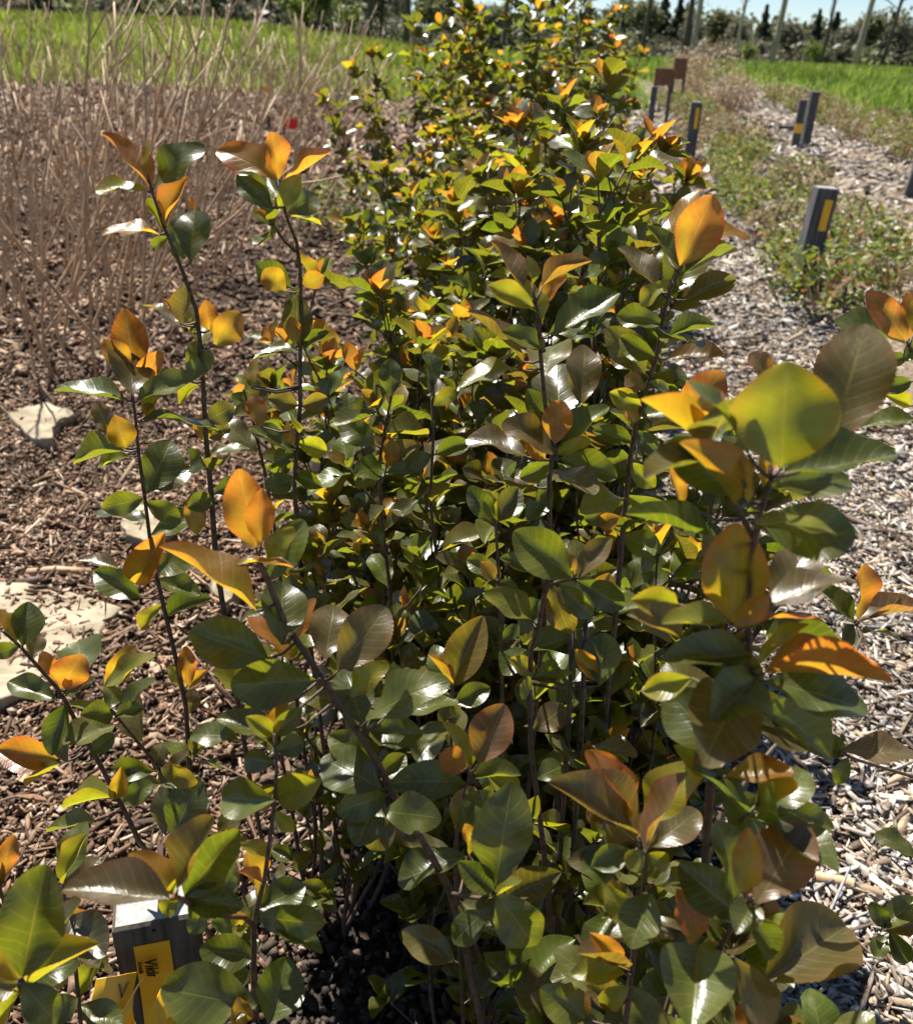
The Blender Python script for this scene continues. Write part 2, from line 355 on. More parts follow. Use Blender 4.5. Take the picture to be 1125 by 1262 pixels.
MI = [leaf_mesh('leaf_blade_mid', 12, 4, *a[:5], .03, a[5], sd=i) for i, a in enumerate(PAR)]
LO = [leaf_mesh('leaf_blade_far', 5, 2, *a[:5], 0, a[5], sd=i) for i, a in enumerate(PAR)]
def arr(me):
    v = np.empty(len(me.vertices) * 3, np.float32); me.vertices.foreach_get('co', v)
    f = np.empty(len(me.loops), np.int32); me.loops.foreach_get('vertex_index', f)
    return v.reshape(-1, 3), f.reshape(-1, 4)
LOA = [arr(m) for m in LO]
LOUV = []
for m in LO:
    idx = np.empty(len(m.loops), np.int32); m.loops.foreach_get('vertex_index', idx); u = np.empty(len(m.loops) * 2, np.float32); m.uv_layers[0].data.foreach_get('uv', u)
    a = np.zeros((len(m.vertices), 2), np.float32); a[idx] = u.reshape(-1, 2); LOUV.append(a)

# a leaf record: (base, axis(unit), normal(unit), length, width, (youth, rand, bronze))
CODE = {'g': (.07, .45, .14), 'd': (.0, .15, .18), 'b': (.28, .45, .80), 'o': (1.0, .55, .05), 'y': (.76, .6, .05), 'l': (.42, .75, .05),
        'r': (.98, .45, .42), 'p': (.55, .8, .95), 'k': (.05, .12, .65)}
def code(c):
    y, r, b = CODE[c]
    return (min(1, max(0, y + random.uniform(-.05, .05))), min(1, max(0, r + random.uniform(-.15, .2))), min(1, max(0, b + random.uniform(-.08, .08))))

class Bush:
    def __init__(s, base, label, group='leafy shrubs planted in the row'):
        s.base = np.array([base[0], base[1], float(gz(base[0], base[1]))])
        s.root = thing('aronia_shrub', s.base, label, 'shrub', group)
        s.leaves = []; s.nstem = 0
    def stem(s, pts, r0, r1, twigs=(), m=None):
        b = MB(); n = len(pts); pts = [np.asarray(p) - s.base for p in pts]
        rad = [r0 + (r1 - r0) * i / (n - 1) for i in range(n)]
        b.tube(pts, [q * .78 for q in rad], 7)
        for tp, ra, rb in twigs: b.tube([np.asarray(p) - s.base for p in tp], [ra + (rb - ra) * i / (len(tp) - 1) for i in range(len(tp))], 5)
        obj('stem', b.mesh('stem', m or BARK, True), s.root)
    def leaf(s, *a): s.leaves.append(a)
    def rosette(s, P, ax, n, L, y0=.9, y1=.1, bz=.1, open0=14, open1=66, ph=None):
        P = np.asarray(P); ax = norm(np.asarray(ax)); a = norm(np.cross(ax, [.31, .7, .2])); b = np.cross(ax, a)
        ph = random.uniform(0, 6.28) if ph is None else ph
        for k in range(n):
            t = k / max(1, n - 1); az = ph + k * 2.4 + random.uniform(-.25, .25); e = math.radians(open0 + (open1 - open0) * t + random.uniform(-10, 10))
            rad = a * math.cos(az) + b * math.sin(az); d = norm(ax * math.cos(e) + rad * math.sin(e)); nn = norm(ax - d * np.dot(ax, d) + rng.normal(0, .18, 3)); nn = norm(nn - d * np.dot(nn, d))
            l = L * (.55 + .45 * min(1, t * 1.8)) * random.uniform(.85, 1.12)
            y = y0 + (y1 - y0) * min(1, t * 1.25) + random.uniform(-.2, .2)
            y = y * .3 if y < .46 else y + .12
            s.leaf(P - ax * .012 * t + rad * .001, d, nn, l, l * random.uniform(.52, .68), (min(1, max(0, y)), random.random(), min(1, max(0, random.gauss(bz + .14 + .2 * max(y, 0), .24)))))
    def grow(s, n, h, spread, L=.052, lean=(0, 0), youth=.75, dens=1.0, hvar=.16, low=.25):
        for k in range(n):
            az = k * 2.4 + random.uniform(-.4, .4); rr = spread * math.sqrt((k + .5) / n)
            hh = h * random.uniform(1 - hvar, 1 + hvar * .3) * (1 - .18 * (rr / max(spread, .01)) ** 2)
            b0 = s.base + np.array([math.cos(az) * rr * .22, math.sin(az) * rr * .22, -.02]); tip = s.base + np.array([math.cos(az) * rr + lean[0], math.sin(az) * rr + lean[1], hh])
            m = 14; bow = rng.normal(0, .03, 3); P = []
            for i in range(m + 1):
                t = i / m; P.append(b0 + (tip - b0) * np.array([t ** 1.25, t ** 1.25, t]) + bow * math.sin(t * math.pi) + rng.normal(0, .003, 3))
            tw = []; s.clothe(P, L, youth * random.uniform(.25, 1.3), dens, low, tw)
            s.stem(P, random.uniform(.0042, .0060), .0016, tw)
    def clothe(s, P, L, youth, dens, low, tw, tip=True, hi=1.0):
        P = [np.asarray(p) for p in P]; seg = [np.linalg.norm(P[i + 1] - P[i]) for i in range(len(P) - 1)]; tot = sum(seg); cum = np.concatenate([[0], np.cumsum(seg)])
        def pt(x):
            i = min(max(int(np.searchsorted(cum, x)) - 1, 0), len(seg) - 1); f = (x - cum[i]) / seg[i]; return P[i] + (P[i + 1] - P[i]) * f, norm(P[i + 1] - P[i])
        if tip: s.rosette(P[-1], P[-1] - P[-2], random.randint(6, 8), L * 1.08, youth + .2, .18, .15)
        x = tot * low; az = random.uniform(0, 6)
        while x < tot * hi - .03:
            t = x / tot; p, ax = pt(x); az += 2.4 + random.uniform(-.3, .3); a = norm(np.cross(ax, [.3, .8, .1])); b = np.cross(ax, a); rad = a * math.cos(az) + b * math.sin(az)
            if random.random() < .52 * dens:                       # short side spur ending in a rosette
                l = random.uniform(.03, .10) * (1.15 - .5 * t); d = norm(rad * .8 + ax * .65 + np.array([0, 0, .35])); q = p + d * l + np.array([0, 0, .01])
                tw.append(([p, (p + q) / 2 - np.array([0, 0, .004]), q], .0019, .0012))
                s.rosette(q, norm(d + np.array([0, 0, .7])), random.randint(4, 6), L * random.uniform(.75, 1.0), youth * random.uniform(.4, 1.25), .06, .12, 18, 70)
            else:
                e = math.radians(random.uniform(45, 80)); d = norm(ax * math.cos(e) + rad * math.sin(e)); nn = norm(ax - d * np.dot(ax, d) + rng.normal(0, .2, 3)); nn = norm(nn - d * np.dot(nn, d)); l = L * random.uniform(.85, 1.2)
                yy = max(0, random.gauss(.05 + .25 * t * youth, .16)); q = p + d * .008; tw.append(([p, q], .0011, .0008))
                s.leaf(q, d, nn, l, l * random.uniform(.52, .68), (min(1, yy), random.random(), min(1, max(0, random.gauss(.32, .27)))))
            x += random.uniform(.022, .042) / dens
    # shoot traced as seen: stem pixels with depths, leaves by base and tip pixel and apparent width
    def shoot(s, px, d0, d1, leaves, r0=.0045, r1=.0018, foot=None, youth=.75, fill=.0, L=.055, low=.1, m=None):
        S = [at(x, y, d1 + (d0 - d1) * i / max(1, len(px) - 1)) for i, (x, y) in enumerate(px)]     # px listed tip first
        dep = [d1 + (d0 - d1) * i / max(1, len(px) - 1) for i in range(len(px))]
        pxa = np.array(px, float); tw = []
        for lf in leaves:
            bx, by, tx, ty, wpx, c = lf[:6]; o = lf[6] if len(lf) > 6 else random.uniform(-.008, .008)
            best = None
            for i in range(len(px) - 1):
                a, b = pxa[i], pxa[i + 1]; t = np.clip(np.dot([bx, by] - a, b - a) / max(np.dot(b - a, b - a), 1e-9), 0, 1); q = a + (b - a) * t; e = np.hypot(*(q - [bx, by]))
                if best is None or e < best[0]: best = (e, dep[i] + (dep[i + 1] - dep[i]) * t, S[i] + (S[i + 1] - S[i]) * t)
            d = best[1] + o
            P0 = at(bx, by, d); l0 = math.hypot(tx - bx, ty - by) * d / 1125; wm = wpx * d / 1125
            if c in 'oylr': dz = -random.uniform(.15, .5) * l0 * (1 if ty < by else -1)
            elif wm > .68 * l0: lt = wm / .66; dz = math.sqrt(max(lt * lt - l0 * l0, 0)) * (1 if ty < by else -1)
            else: dz = random.uniform(-.3, .3) * l0
            P1 = at(tx, ty, d + dz); v = P1 - P0; l = np.linalg.norm(v); a = v / l
            W = max(wm, .52 * l0); cr = min(1, wm / W); n0 = norm(CAM - P0); n0 = norm(n0 - a * np.dot(a, n0)); sd = np.cross(a, n0)
            if sd[2] < 0: sd = -sd
            sr = math.sqrt(1 - cr * cr); nn = norm(n0 * cr + sd * sr + rng.normal(0, .10, 3)); nn = norm(nn - a * np.dot(a, nn))
            s.leaf(P0, a, nn, l, W, code(c))
            if np.linalg.norm(best[2] - P0) > .002:
                mid = (P0 + best[2]) / 2 - np.array([0, 0, .1 * np.linalg.norm(best[2] - P0)]); tw.append(([best[2], mid, P0], .0015, .0009))
        P = S[::-1]
        if foot is not None:
            f = np.array([foot[0], foot[1], float(gz(*foot)) - .02]); g = P[0]; dirn = norm(P[0] - P[1]); mid = (f + g) / 2 + dirn * .04
            P = [f, (f + mid) / 2, mid] + P
        if fill > 0: s.clothe(P, L, youth, fill, low, tw, tip=False)
        s.stem(P, r0, r1, tw, m)
    def finish(s, lod=None, cap=290):
        lv = s.leaves
        key = [a[3] / np.linalg.norm(a[0] - CAM) for a in lv]; order = sorted(range(len(lv)), key=lambda i: -key[i])
        rest = []
        for rank, i in enumerate(order):
            P, ax, nn, l, wd, c = lv[i]
            if rank >= cap: rest.append(lv[i]); continue
            d = np.linalg.norm(P - CAM); M = HI if d < 1.25 else (MI if d < 2.6 else LO)
            o = bpy.data.objects.new('leaf', M[random.randrange(len(M))]); COL.objects.link(o); o.parent = s.root
            X = np.cross(ax, nn); q = P - s.base
            o.matrix_basis = Matrix(((X[0] * wd, ax[0] * l, nn[0] * l, q[0]), (X[1] * wd, ax[1] * l, nn[1] * l, q[1]), (X[2] * wd, ax[2] * l, nn[2] * l, q[2]), (0, 0, 0, 1)))
            o.color = (c[0], c[1], c[2], 1)
        if rest:
            Vs, Fs, Cs, Us = [], [], [], []; b = 0
            for P, ax, nn, l, wd, c in rest:
                k = random.randrange(len(LOA)); v, f = LOA[k]; X = np.cross(ax, nn)
                Vs.append(v[:, :1] * X * wd + v[:, 1:2] * ax * l + v[:, 2:] * nn * l + (P - s.base)); Fs.append(f + b); b += len(v); Cs.append(np.tile(c, (len(v), 1))); Us.append(LOUV[k])
            me = new_mesh('foliage', np.concatenate(Vs), np.concatenate(Fs), True, [LEAFJ], uv=np.concatenate(Us), col=np.concatenate(Cs))
            obj('foliage', me, s.root, kind='stuff')
# ------------------------------------------------------------------ shrubs traced shoot by shoot
G_ROW = 'leafy shrubs planted in the row'
bT = Bush((-.35, 1.0), 'open shrub whose long bare-legged shoots rise behind the post with the lettered yellow tag')
bT.shoot([(187, 234), (202, 279), (219, 318), (227, 339), (242, 382), (246, 415), (251, 485), (253, 527), (256, 563), (261, 616), (266, 690)], 1.02, .80, [
    (187, 234, 130, 158, 30, 'r'), (182, 214, 177, 168, 15, 'y', -.01), (189, 234, 239, 168, 26, 'g'), (182, 236, 118, 226, 10, 'l'), (202, 284, 182, 244, 14, 'l'),
    (204, 279, 229, 216, 14, 'o'), (235, 322, 239, 254, 44, 'd', -.02), (222, 324, 218, 258, 30, 'g', .01), (197, 289, 128, 271, 10, 'y'), (207, 291, 187, 304, 14, 'g'),
    (224, 403, 174, 362, 24, 'b'), (222, 399, 202, 367, 15, 'y', -.01), (227, 401, 231, 350, 19, 'b', -.015), (258, 407, 254, 370, 25, 'o', .01), (265, 426, 295, 387, 38, 'y', -.01),
    (238, 410, 236, 392, 14, 'l'), (235, 470, 254, 417, 38, 'g', -.02), (245, 474, 219, 497, 14, 'l'), (252, 520, 290, 500, 30, 'k'), (254, 540, 284, 528, 22, 'b', .02),
    (254, 545, 246, 512, 22, 'y'), (258, 560, 302, 545, 16, 'g'), (256, 575, 228, 565, 30, 'd'), (262, 610, 300, 590, 22, 'd'), (262, 612, 232, 625, 26, 'g'), (243, 660, 238, 612, 26, 'y', -.02)],
    foot=(-.30, 1.12), r0=.0048, fill=.16, L=.05, low=.3)
bT.shoot([(163, 486), (167, 515), (171, 560), (178, 610), (183, 650), (188, 689), (203, 753), (217, 813), (229, 870), (233, 938), (236, 1000)], 1.25, .88, [
    (167, 460, 153, 380, 42, 'r', .03), (160, 470, 133, 417, 28, 'y', .015), (164, 487, 156, 408, 60, 'k', -.01), (169, 472, 196, 436, 26, 'o', .03), (156, 494, 66, 474, 20, 'g'),
    (169, 494, 238, 463, 20, 'g', -.01), (178, 508, 196, 484, 14, 'l'), (188, 516, 180, 494, 16, 'y'), (155, 552, 142, 513, 34, 'y', -.02), (135, 536, 119, 494, 24, 'b', .02),
    (175, 517, 275, 513, 22, 'd', -.02), (153, 556, 87, 566, 15, 'g'), (160, 562, 120, 572, 12, 'l'), (180, 608, 213, 542, 50, 'd', -.015), (180, 604, 235, 575, 34, 'k', .02),
    (178, 615, 125, 625, 30, 'g'), (180, 618, 222, 640, 26, 'g', .01), (182, 640, 118, 622, 26, 'd', .03), (186, 660, 250, 632, 34, 'g', .03), (167, 719, 199, 660, 40, 'o', -.015),
    (146, 701, 96, 687, 16, 'b'), (174, 737, 114, 703, 36, 'g', .01), (186, 700, 240, 688, 30, 'g', .03), (192, 715, 246, 735, 24, 'g', .04), (200, 745, 172, 775, 18, 'l', .03), (205, 760, 258, 735, 24, 'd', .03),
    (233, 845, 228, 801, 24, 'r', -.01), (226, 850, 212, 822, 16, 'l'), (232, 850, 254, 826, 14, 'y'), (233, 880, 240, 850, 20, 'b')],
    foot=(-.31, 1.02), r0=.0052)
bT.shoot([(4, 778), (25, 797), (48, 823), (71, 849), (82, 867), (100, 902), (124, 944), (156, 1005), (171, 1037)], 1.1, .82, [
    (28, 796, 36, 741, 38, 'd', -.02), (20, 792, 4, 752, 20, 'y'), (25, 797, -12, 806, 22, 'g'), (40, 812, 46, 780, 24, 'b', .01), (75, 849, 96, 813, 44, 'o', -.01), (70, 840, 52, 806, 22, 'o', .02), (103, 835, 96, 788, 55, 'g', .04),
    (68, 861, 11, 842, 34, 'g', -.01), (80, 858, 115, 838, 18, 'k', -.02), (82, 850, 84, 834, 12, 'y', -.02), (82, 868, 62, 932, 34, 'd'), (86, 872, 78, 940, 18, 'k', .02), (84, 870, 120, 866, 14, 'l', .02),
    (71, 936, -6, 924, 44, 'r'), (74, 942, 30, 968, 14, 'l', -.02), (110, 930, 140, 905, 24, 'g'), (117, 1012, 55, 1024, 24, 'g'), (139, 983, 76, 989, 14, 'l'), (140, 985, 150, 948, 22, 'y'), (148, 990, 186, 968, 28, 'g', .02)],
    foot=(-.31, .96), r0=.005)
bT.shoot([(138, 876), (146, 886), (170, 915), (192, 942), (206, 965), (222, 1010)], 1.2, .92, [
    (140, 879, 100, 881, 34, 'g', -.02), (136, 874, 142, 842, 26, 'd', -.03), (134, 868, 140, 846, 16, 'o', .01), (128, 848, 181, 806, 26, 'l'), (130, 846, 164, 802, 30, 'y', .02), (146, 881, 190, 836, 22, 'g'), (142, 884, 178, 872, 16, 'g'),
    (190, 951, 139, 948, 30, 'g'), (196, 950, 224, 968, 26, 'g'), (190, 948, 200, 915, 22, 'k'), (206, 960, 232, 925, 18, 'b'), (213, 1033, 245, 958, 52, 'd', -.04), (204, 1030, 200, 968, 26, 'k')],
    foot=(-.31, 1.02), r0=.004, fill=.5)

bN = Bush((-.15, .52), 'broad-leaved shrub in front of the lettered post, its leaves lapping over the post')
bN.shoot([(338, 905), (341, 951), (338, 994), (327, 1079), (316, 1125), (313, 1143), (313, 1214), (316, 1262)], .76, .66, [
    (338, 906, 372, 872, 26, 'g', .01), (338, 906, 304, 884, 24, 'l', .01), (339, 908, 352, 866, 14, 'y', .02), (338, 925, 376, 915, 30, 'd', .02), (340, 940, 300, 935, 30, 'g', .02),
    (338, 987, 268, 983, 52, 'g', -.02), (342, 985, 394, 962, 44, 'l', .01), (336, 975, 318, 1000, 18, 'y', .03), (338, 1000, 362, 1024, 20, 'l', .02), (330, 1060, 296, 1040, 14, 'l', .02), (320, 1110, 306, 1050, 18, 'y', .03), (322, 1090, 296, 1072, 12, 'r'),
    (316, 1129, 400, 1143, 50, 'g', .01), (330, 1135, 398, 1168, 30, 'd', .02), (318, 1120, 376, 1092, 44, 'g', .03), (316, 1240, 194, 1218, 76, 'g', -.05), (331, 1262, 355, 1179, 64, 'g', -.06), (300, 1262, 294, 1232, 28, 'y', -.06),
    (314, 1180, 246, 1170, 46, 'd', .03), (314, 1200, 268, 1212, 30, 'd', .02)], foot=(-.15, .52), r0=.0048, r1=.0014)
bN.shoot([(214, 1104), (232, 1112), (252, 1122), (280, 1130), (302, 1131), (313, 1143)], .73, .62, [
    (210, 1108, 75, 1093, 58, 'b', -.02), (213, 1104, 174, 1046, 28, 'y', .01), (219, 1097, 270, 1006, 32, 'b', -.01), (228, 1104, 297, 1019, 56, 'g', .02), (226, 1106, 302, 1118, 40, 'd', .02), (230, 1110, 290, 1085, 38, 'd', .03), (214, 1106, 232, 1036, 14, 'l', .02),
    (222, 1110, 196, 1126, 24, 'l', .01), (232, 1112, 246, 1136, 16, 'g', .01), (256, 1122, 232, 1150, 26, 'd', .03)], r0=.0028, r1=.0022, m=SHOOT)
bN.shoot([(27, 1205), (20, 1222), (8, 1250), (-8, 1290)], .72, .62, [
    (27, 1204, 55, 1069, 78, 'g', .0), (27, 1211, 70, 1262, 44, 'g', -.02), (24, 1208, -8, 1140, 40, 'y', .01), (22, 1214, -20, 1222, 30, 'b'), (34, 1210, 96, 1110, 30, 'k', .04), (30, 1216, -6, 1270, 30, 'l'), (20, 1216, 92, 1180, 34, 'd', .05), (40, 1215, 110, 1160, 30, 'l', .07)],
    foot=(-.36, .5))
bN.shoot([(76, 1086), (84, 1130), (92, 1180), (100, 1270)], .92, .82, [
    (76, 1086, 103, 1015, 36, 'g'), (78, 1090, 100, 1030, 20, 'l', -.02), (80, 1100, 122, 1060, 40, 'b', .02), (84, 1130, 132, 1180, 52, 'k', -.03), (82, 1120, 118, 1150, 28, 'y', .02), (90, 1170, 62, 1215, 30, 'l'), (92, 1180, 140, 1200, 22, 'b'), (96, 1230, 60, 1255, 34, 'd'), (96, 1225, 124, 1180, 26, 'l'), (98, 1240, 150, 1262, 36, 'g')],
    foot=(-.34, .62), r0=.004)
bN.shoot([(-4, 1080), (4, 1110), (8, 1160)], .9, .85, [(-2, 1088, 14, 1037, 28, 'r'), (0, 1096, -22, 1050, 26, 'b'), (4, 1105, 36, 1100, 20, 'd')], foot=(-.36, .56), r0=.003)

bC = Bush((.06, .72), 'dense shrub with a slanting grey-brown stem over bare dark soil')
bC.shoot([(318, 690), (330, 715), (350, 765), (372, 800), (394, 831), (420, 872), (448, 913), (464, 938), (487, 983), (522, 1037), (545, 1080), (554, 1097), (572, 1161), (593, 1257)], .86, .70, [
    (316, 675, 294, 576, 54, 'o', .02), (322, 668, 322, 603, 36, 'o', -.01), (331, 717, 374, 641, 44, 'g', .01), (292, 696, 356, 684, 14, 'y', -.02), (316, 753, 204, 664, 36, 'y', -.01), (330, 700, 352, 650, 20, 'l', .0), (347, 794, 347, 719, 60, 'd', -.02),
    (359, 813, 313, 756, 30, 'o', .01), (362, 790, 384, 740, 26, 'o', .02), (331, 812, 235, 778, 62, 'g', -.03), (388, 838, 284, 845, 62, 'g', -.045), (340, 872, 258, 831, 36, 'l', .0), (341, 909, 267, 881, 34, 'g', .01), (295, 913, 235, 895, 24, 'g', .02), (318, 860, 350, 880, 26, 'y', .03),
    (416, 828, 476, 748, 62, 'b', -.02), (401, 813, 412, 739, 56, 'b', .01), (446, 892, 426, 820, 56, 'd', .0), (430, 860, 470, 815, 28, 'l', .02), (453, 888, 540, 826, 36, 'g', -.02), (480, 880, 565, 863, 30, 'g', .01), (455, 900, 520, 905, 40, 'd', .02),
    (470, 972, 392, 930, 62, 'd', -.02), (476, 980, 420, 1000, 44, 'd', .0), (472, 1000, 538, 1005, 48, 'g', -.03), (465, 985, 440, 1040, 46, 'd', .02), (488, 1000, 452, 1050, 40, 'k', .03), (460, 940, 404, 905, 40, 'g', .02), (470, 960, 500, 930, 30, 'g', .03)],
    foot=(.07, .62), r0=.0055, r1=.003)
bC.shoot([(606, 1095), (600, 1108), (580, 1106), (558, 1102)], .80, .72, [
    (611, 1092, 627, 976, 72, 'g', -.03), (590, 1060, 566, 985, 38, 'g', .02), (578, 1054, 574, 1016, 12, 'y', .0), (611, 1101, 664, 1172, 60, 'g', -.02), (608, 1098, 566, 1063, 34, 'd', -.03), (600, 1110, 645, 1088, 10, 'l', -.03), (575, 1056, 487, 1079, 40, 'd', .04), (606, 1100, 600, 1140, 36, 'd', .02), (620, 1110, 690, 1075, 40, 'k', .04), (600, 1120, 555, 1165, 38, 'd', .05), (612, 1120, 636, 1190, 26, 'd', .05)], r0=.0026, r1=.0022)
bC.shoot([(580, 952), (572, 975), (566, 1010), (560, 1050)], .86, .78, [
    (590, 941, 622, 868, 54, 'p', -.02), (576, 945, 540, 932, 36, 'o', -.03), (574, 966, 487, 958, 44, 'd', -.01), (580, 960, 643, 951, 26, 'g', .0), (600, 955, 642, 975, 30, 'l', .03), (578, 950, 548, 890, 24, 'l', .02), (572, 980, 620, 1000, 34, 'g', .03)], r0=.003, foot=(.06, .74), fill=.3)
bC.shoot([(558, 848), (556, 880), (556, 930), (562, 1000)], .98, .84, [
    (558, 845, 594, 760, 50, 'b', -.01), (552, 848, 534, 794, 30, 'g', .01), (556, 846, 530, 806, 12, 'y', -.02), (560, 868, 604, 848, 30, 'g', .02), (558, 870, 520, 850, 28, 'g', .02), (556, 884, 566, 870, 18, 'l', -.02)], r0=.003, foot=(.04, .85), fill=.35)
bC.shoot([(610, 640), (613, 680), (615, 740), (618, 800), (619, 863), (622, 930)], .98, .86, [(608, 646, 580, 600, 30, 'd'), (612, 645, 600, 610, 20, 'l'), (614, 642, 640, 600, 34, 'k'), (609, 714, 592, 692, 22, 'y', -.02), (611, 700, 574, 690, 26, 'g', .01), (613, 720, 640, 728, 20, 'd', .01), (617, 790, 640, 770, 18, 'g')], r0=.0034, foot=(.05, .86))
bC.shoot([(708, 712), (690, 716), (672, 724), (664, 770), (654, 803), (652, 860), (654, 920), (668, 1030), (680, 1150)], 1.0, .78, [
    (705, 712, 632, 655, 58, 'g', -.02), (712, 712, 752, 662, 30, 'b', -.01), (712, 716, 771, 749, 38, 'd', -.02), (666, 710, 618, 685, 24, 'g'), (708, 708, 704, 684, 12, 'y', -.02), (690, 720, 730, 760, 30, 'g', .03), (680, 720, 700, 785, 40, 'b', .04), (668, 740, 640, 760, 26, 'd', .03),
    (739, 845, 744, 778, 48, 'g', .0), (735, 838, 706, 800, 24, 'y', .01), (660, 830, 630, 812, 24, 'l', .0), (658, 835, 690, 822, 28, 'g', .0), (655, 850, 640, 845, 30, 'l', -.02), (656, 900, 700, 870, 36, 'b', .03), (660, 960, 700, 940, 34, 'd', .03)],
    r0=.0048, r1=.0022, foot=(.17, .78), fill=.25)
for x0, x1 in ((690, 700), (706, 716)):
    bC.shoot([(x0 + 16, 760), (x0 + 10, 900), (x0, 1050), (x0 - 6, 1160)], 1.05, .92, [], r0=.0052, r1=.0035, foot=(.19, .82), fill=.35)

bR = Bush((.18, .47), 'tall shrub with the largest round leaves, leaning over the wood chip path')
bR.shoot([(950, 590), (946, 602), (934, 640), (926, 700), (922, 770), (924, 827), (912, 870), (900, 898), (886, 930), (877, 950), (872, 1010), (868, 1090)], .66, .51, [
    (963, 576, 970, 448, 126, 'l', -.01), (1020, 553, 1070, 396, 92, 'b', .03), (922, 560, 864, 456, 30, 'g', .0), (950, 480, 929, 431, 22, 'p', .04), (966, 582, 1104, 566, 44, 'd', .0), (932, 645, 1059, 660, 72, 'd', .0), (929, 645, 1033, 640, 30, 'l', -.02), (950, 600, 1050, 590, 50, 'g', .01),
    (905, 610, 826, 540, 56, 'g', .0), (905, 622, 848, 540, 26, 'y', -.02), (922, 620, 922, 560, 24, 'y', -.015), (840, 622, 822, 570, 22, 'o', .05), (940, 600, 945, 560, 16, 'y', .0), (905, 768, 906, 642, 78, 'y', .0), (898, 700, 868, 660, 30, 'b', .01),
    (951, 746, 999, 671, 60, 'b', .03), (925, 769, 1011, 746, 24, 'o', -.01), (905, 772, 947, 733, 30, 'y', -.02), (900, 769, 818, 762, 22, 'l', -.02), (875, 662, 773, 629, 30, 'g', .03), (842, 790, 775, 752, 24, 'b', -.01), (835, 745, 779, 740, 40, 'l', .02),
    (922, 808, 816, 812, 52, 'd', -.01), (852, 836, 791, 853, 34, 'l', .01), (929, 838, 880, 886, 66, 'd', -.02), (935, 821, 992, 765, 14, 'l', -.02), (942, 830, 1100, 825, 12, 'o', -.03), (942, 840, 1076, 869, 56, 'd', .0), (929, 874, 1029, 934, 44, 'd', -.01), (942, 785, 1045, 791, 18, 'd', .02),
    (888, 926, 822, 850, 72, 'd', .0), (940, 840, 900, 800, 30, 'b', -.01), (920, 880, 1010, 920, 50, 'k', .03), (894, 957, 978, 950, 38, 'y', -.02), (887, 974, 944, 1026, 52, 'g', .0), (960, 1000, 1026, 1022, 34, 'g', .04), (880, 960, 858, 930, 22, 'o', .01), (876, 950, 832, 920, 30, 'l', .02), (925, 850, 960, 895, 40, 'k', .04), (905, 890, 870, 862, 20, 'y', .02)],
    foot=(.17, .45), r0=.0052, r1=.002, fill=.55, L=.060, low=.35)
bR.shoot([(788, 1036), (795, 1062), (795, 1080), (790, 1115), (784, 1149), (774, 1234), (768, 1275)], .74, .64, [
    (784, 1026, 754, 930, 30, 'o', .0), (775, 1005, 746, 926, 22, 'o', .03), (791, 1019, 850, 937, 46, 'l', .02), (796, 1050, 839, 950, 26, 'p', -.02), (784, 1036, 686, 958, 42, 'b', -.01), (800, 1044, 868, 996, 44, 'b', .02), (776, 1048, 728, 1068, 34, 'g', .02), (794, 1048, 772, 1072, 28, 'l', -.01), (798, 1052, 826, 1066, 24, 'l', .01),
    (803, 1101, 776, 1168, 52, 'g', -.02), (784, 1150, 752, 1100, 36, 'l', .03), (766, 1183, 728, 1152, 28, 'o', -.01), (764, 1222, 690, 1175, 48, 'g', .01), (770, 1200, 712, 1190, 26, 'l', -.02), (776, 1215, 740, 1242, 28, 'l', -.02), (721, 1257, 664, 1218, 46, 'g', .0), (772, 1235, 720, 1215, 34, 'b', .0)],
    foot=(.13, .47), r0=.0045, fill=.35, L=.055, low=.4)
bR.shoot([(925, 1104), (912, 1125), (898, 1150), (880, 1180), (862, 1230)], .68, .58, [
    (932, 1115, 994, 1010, 74, 'p', .0), (916, 1101, 925, 1034, 34, 'y', -.02), (904, 1108, 897, 1016, 30, 'g', .01), (911, 1130, 838, 1067, 58, 'd', .01), (930, 1110, 908, 1148, 40, 'd', .01), (942, 1211, 1050, 1135, 98, 'b', -.01), (920, 1130, 960, 1180, 40, 'd', .04),
    (860, 1166, 853, 1262, 88, 'g', -.02), (904, 1180, 955, 1266, 52, 'b', -.04), (853, 1166, 850, 1100, 28, 'r', -.01), (856, 1168, 900, 1180, 22, 'l', -.01), (860, 1170, 820, 1140, 30, 'd', .02), (880, 1190, 940, 1250, 40, 'g', .02), (862, 1166, 828, 1196, 22, 'l', .02)],
    foot=(.17, .42), r0=.004)

bE = Bush((.86, .92), 'shrub at the chip path showing only separate small rosettes on thin dark stems')
bR.shoot([(1054, 768), (1062, 785), (1050, 812), (1012, 862), (950, 925), (890, 1000)], .70, .84, [
    (1055, 764, 1067, 696, 20, 'o', -.01), (1058, 765, 1114, 726, 24, 'g', .01), (1060, 767, 1140, 743, 26, 'p', .0), (1052, 769, 1008, 718, 18, 'd', .0), (1054, 770, 1042, 800, 24, 'd', .0), (1056, 768, 1092, 738, 16, 'b', -.01), (1060, 780, 1110, 775, 14, 'g')], r0=.003, foot=(.18, .46))
bE.shoot([(1120, 425), (1132, 455), (1150, 520), (1175, 640)], 1.0, .84, [
    (1117, 420, 1075, 362, 36, 'r', .0), (1120, 418, 1128, 362, 26, 'o', .02), (1116, 424, 1029, 394, 18, 'd', .01), (1112, 444, 1140, 420, 24, 'g', -.01), (1118, 440, 1090, 446, 18, 'g', .0), (1124, 470, 1084, 480, 22, 'd', .0), (1130, 518, 1062, 522, 22, 'g', -.01), (1122, 500, 1092, 486, 16, 'l'), (1126, 410, 1140, 360, 30, 'b')], foot=(.86, .96), r0=.004)
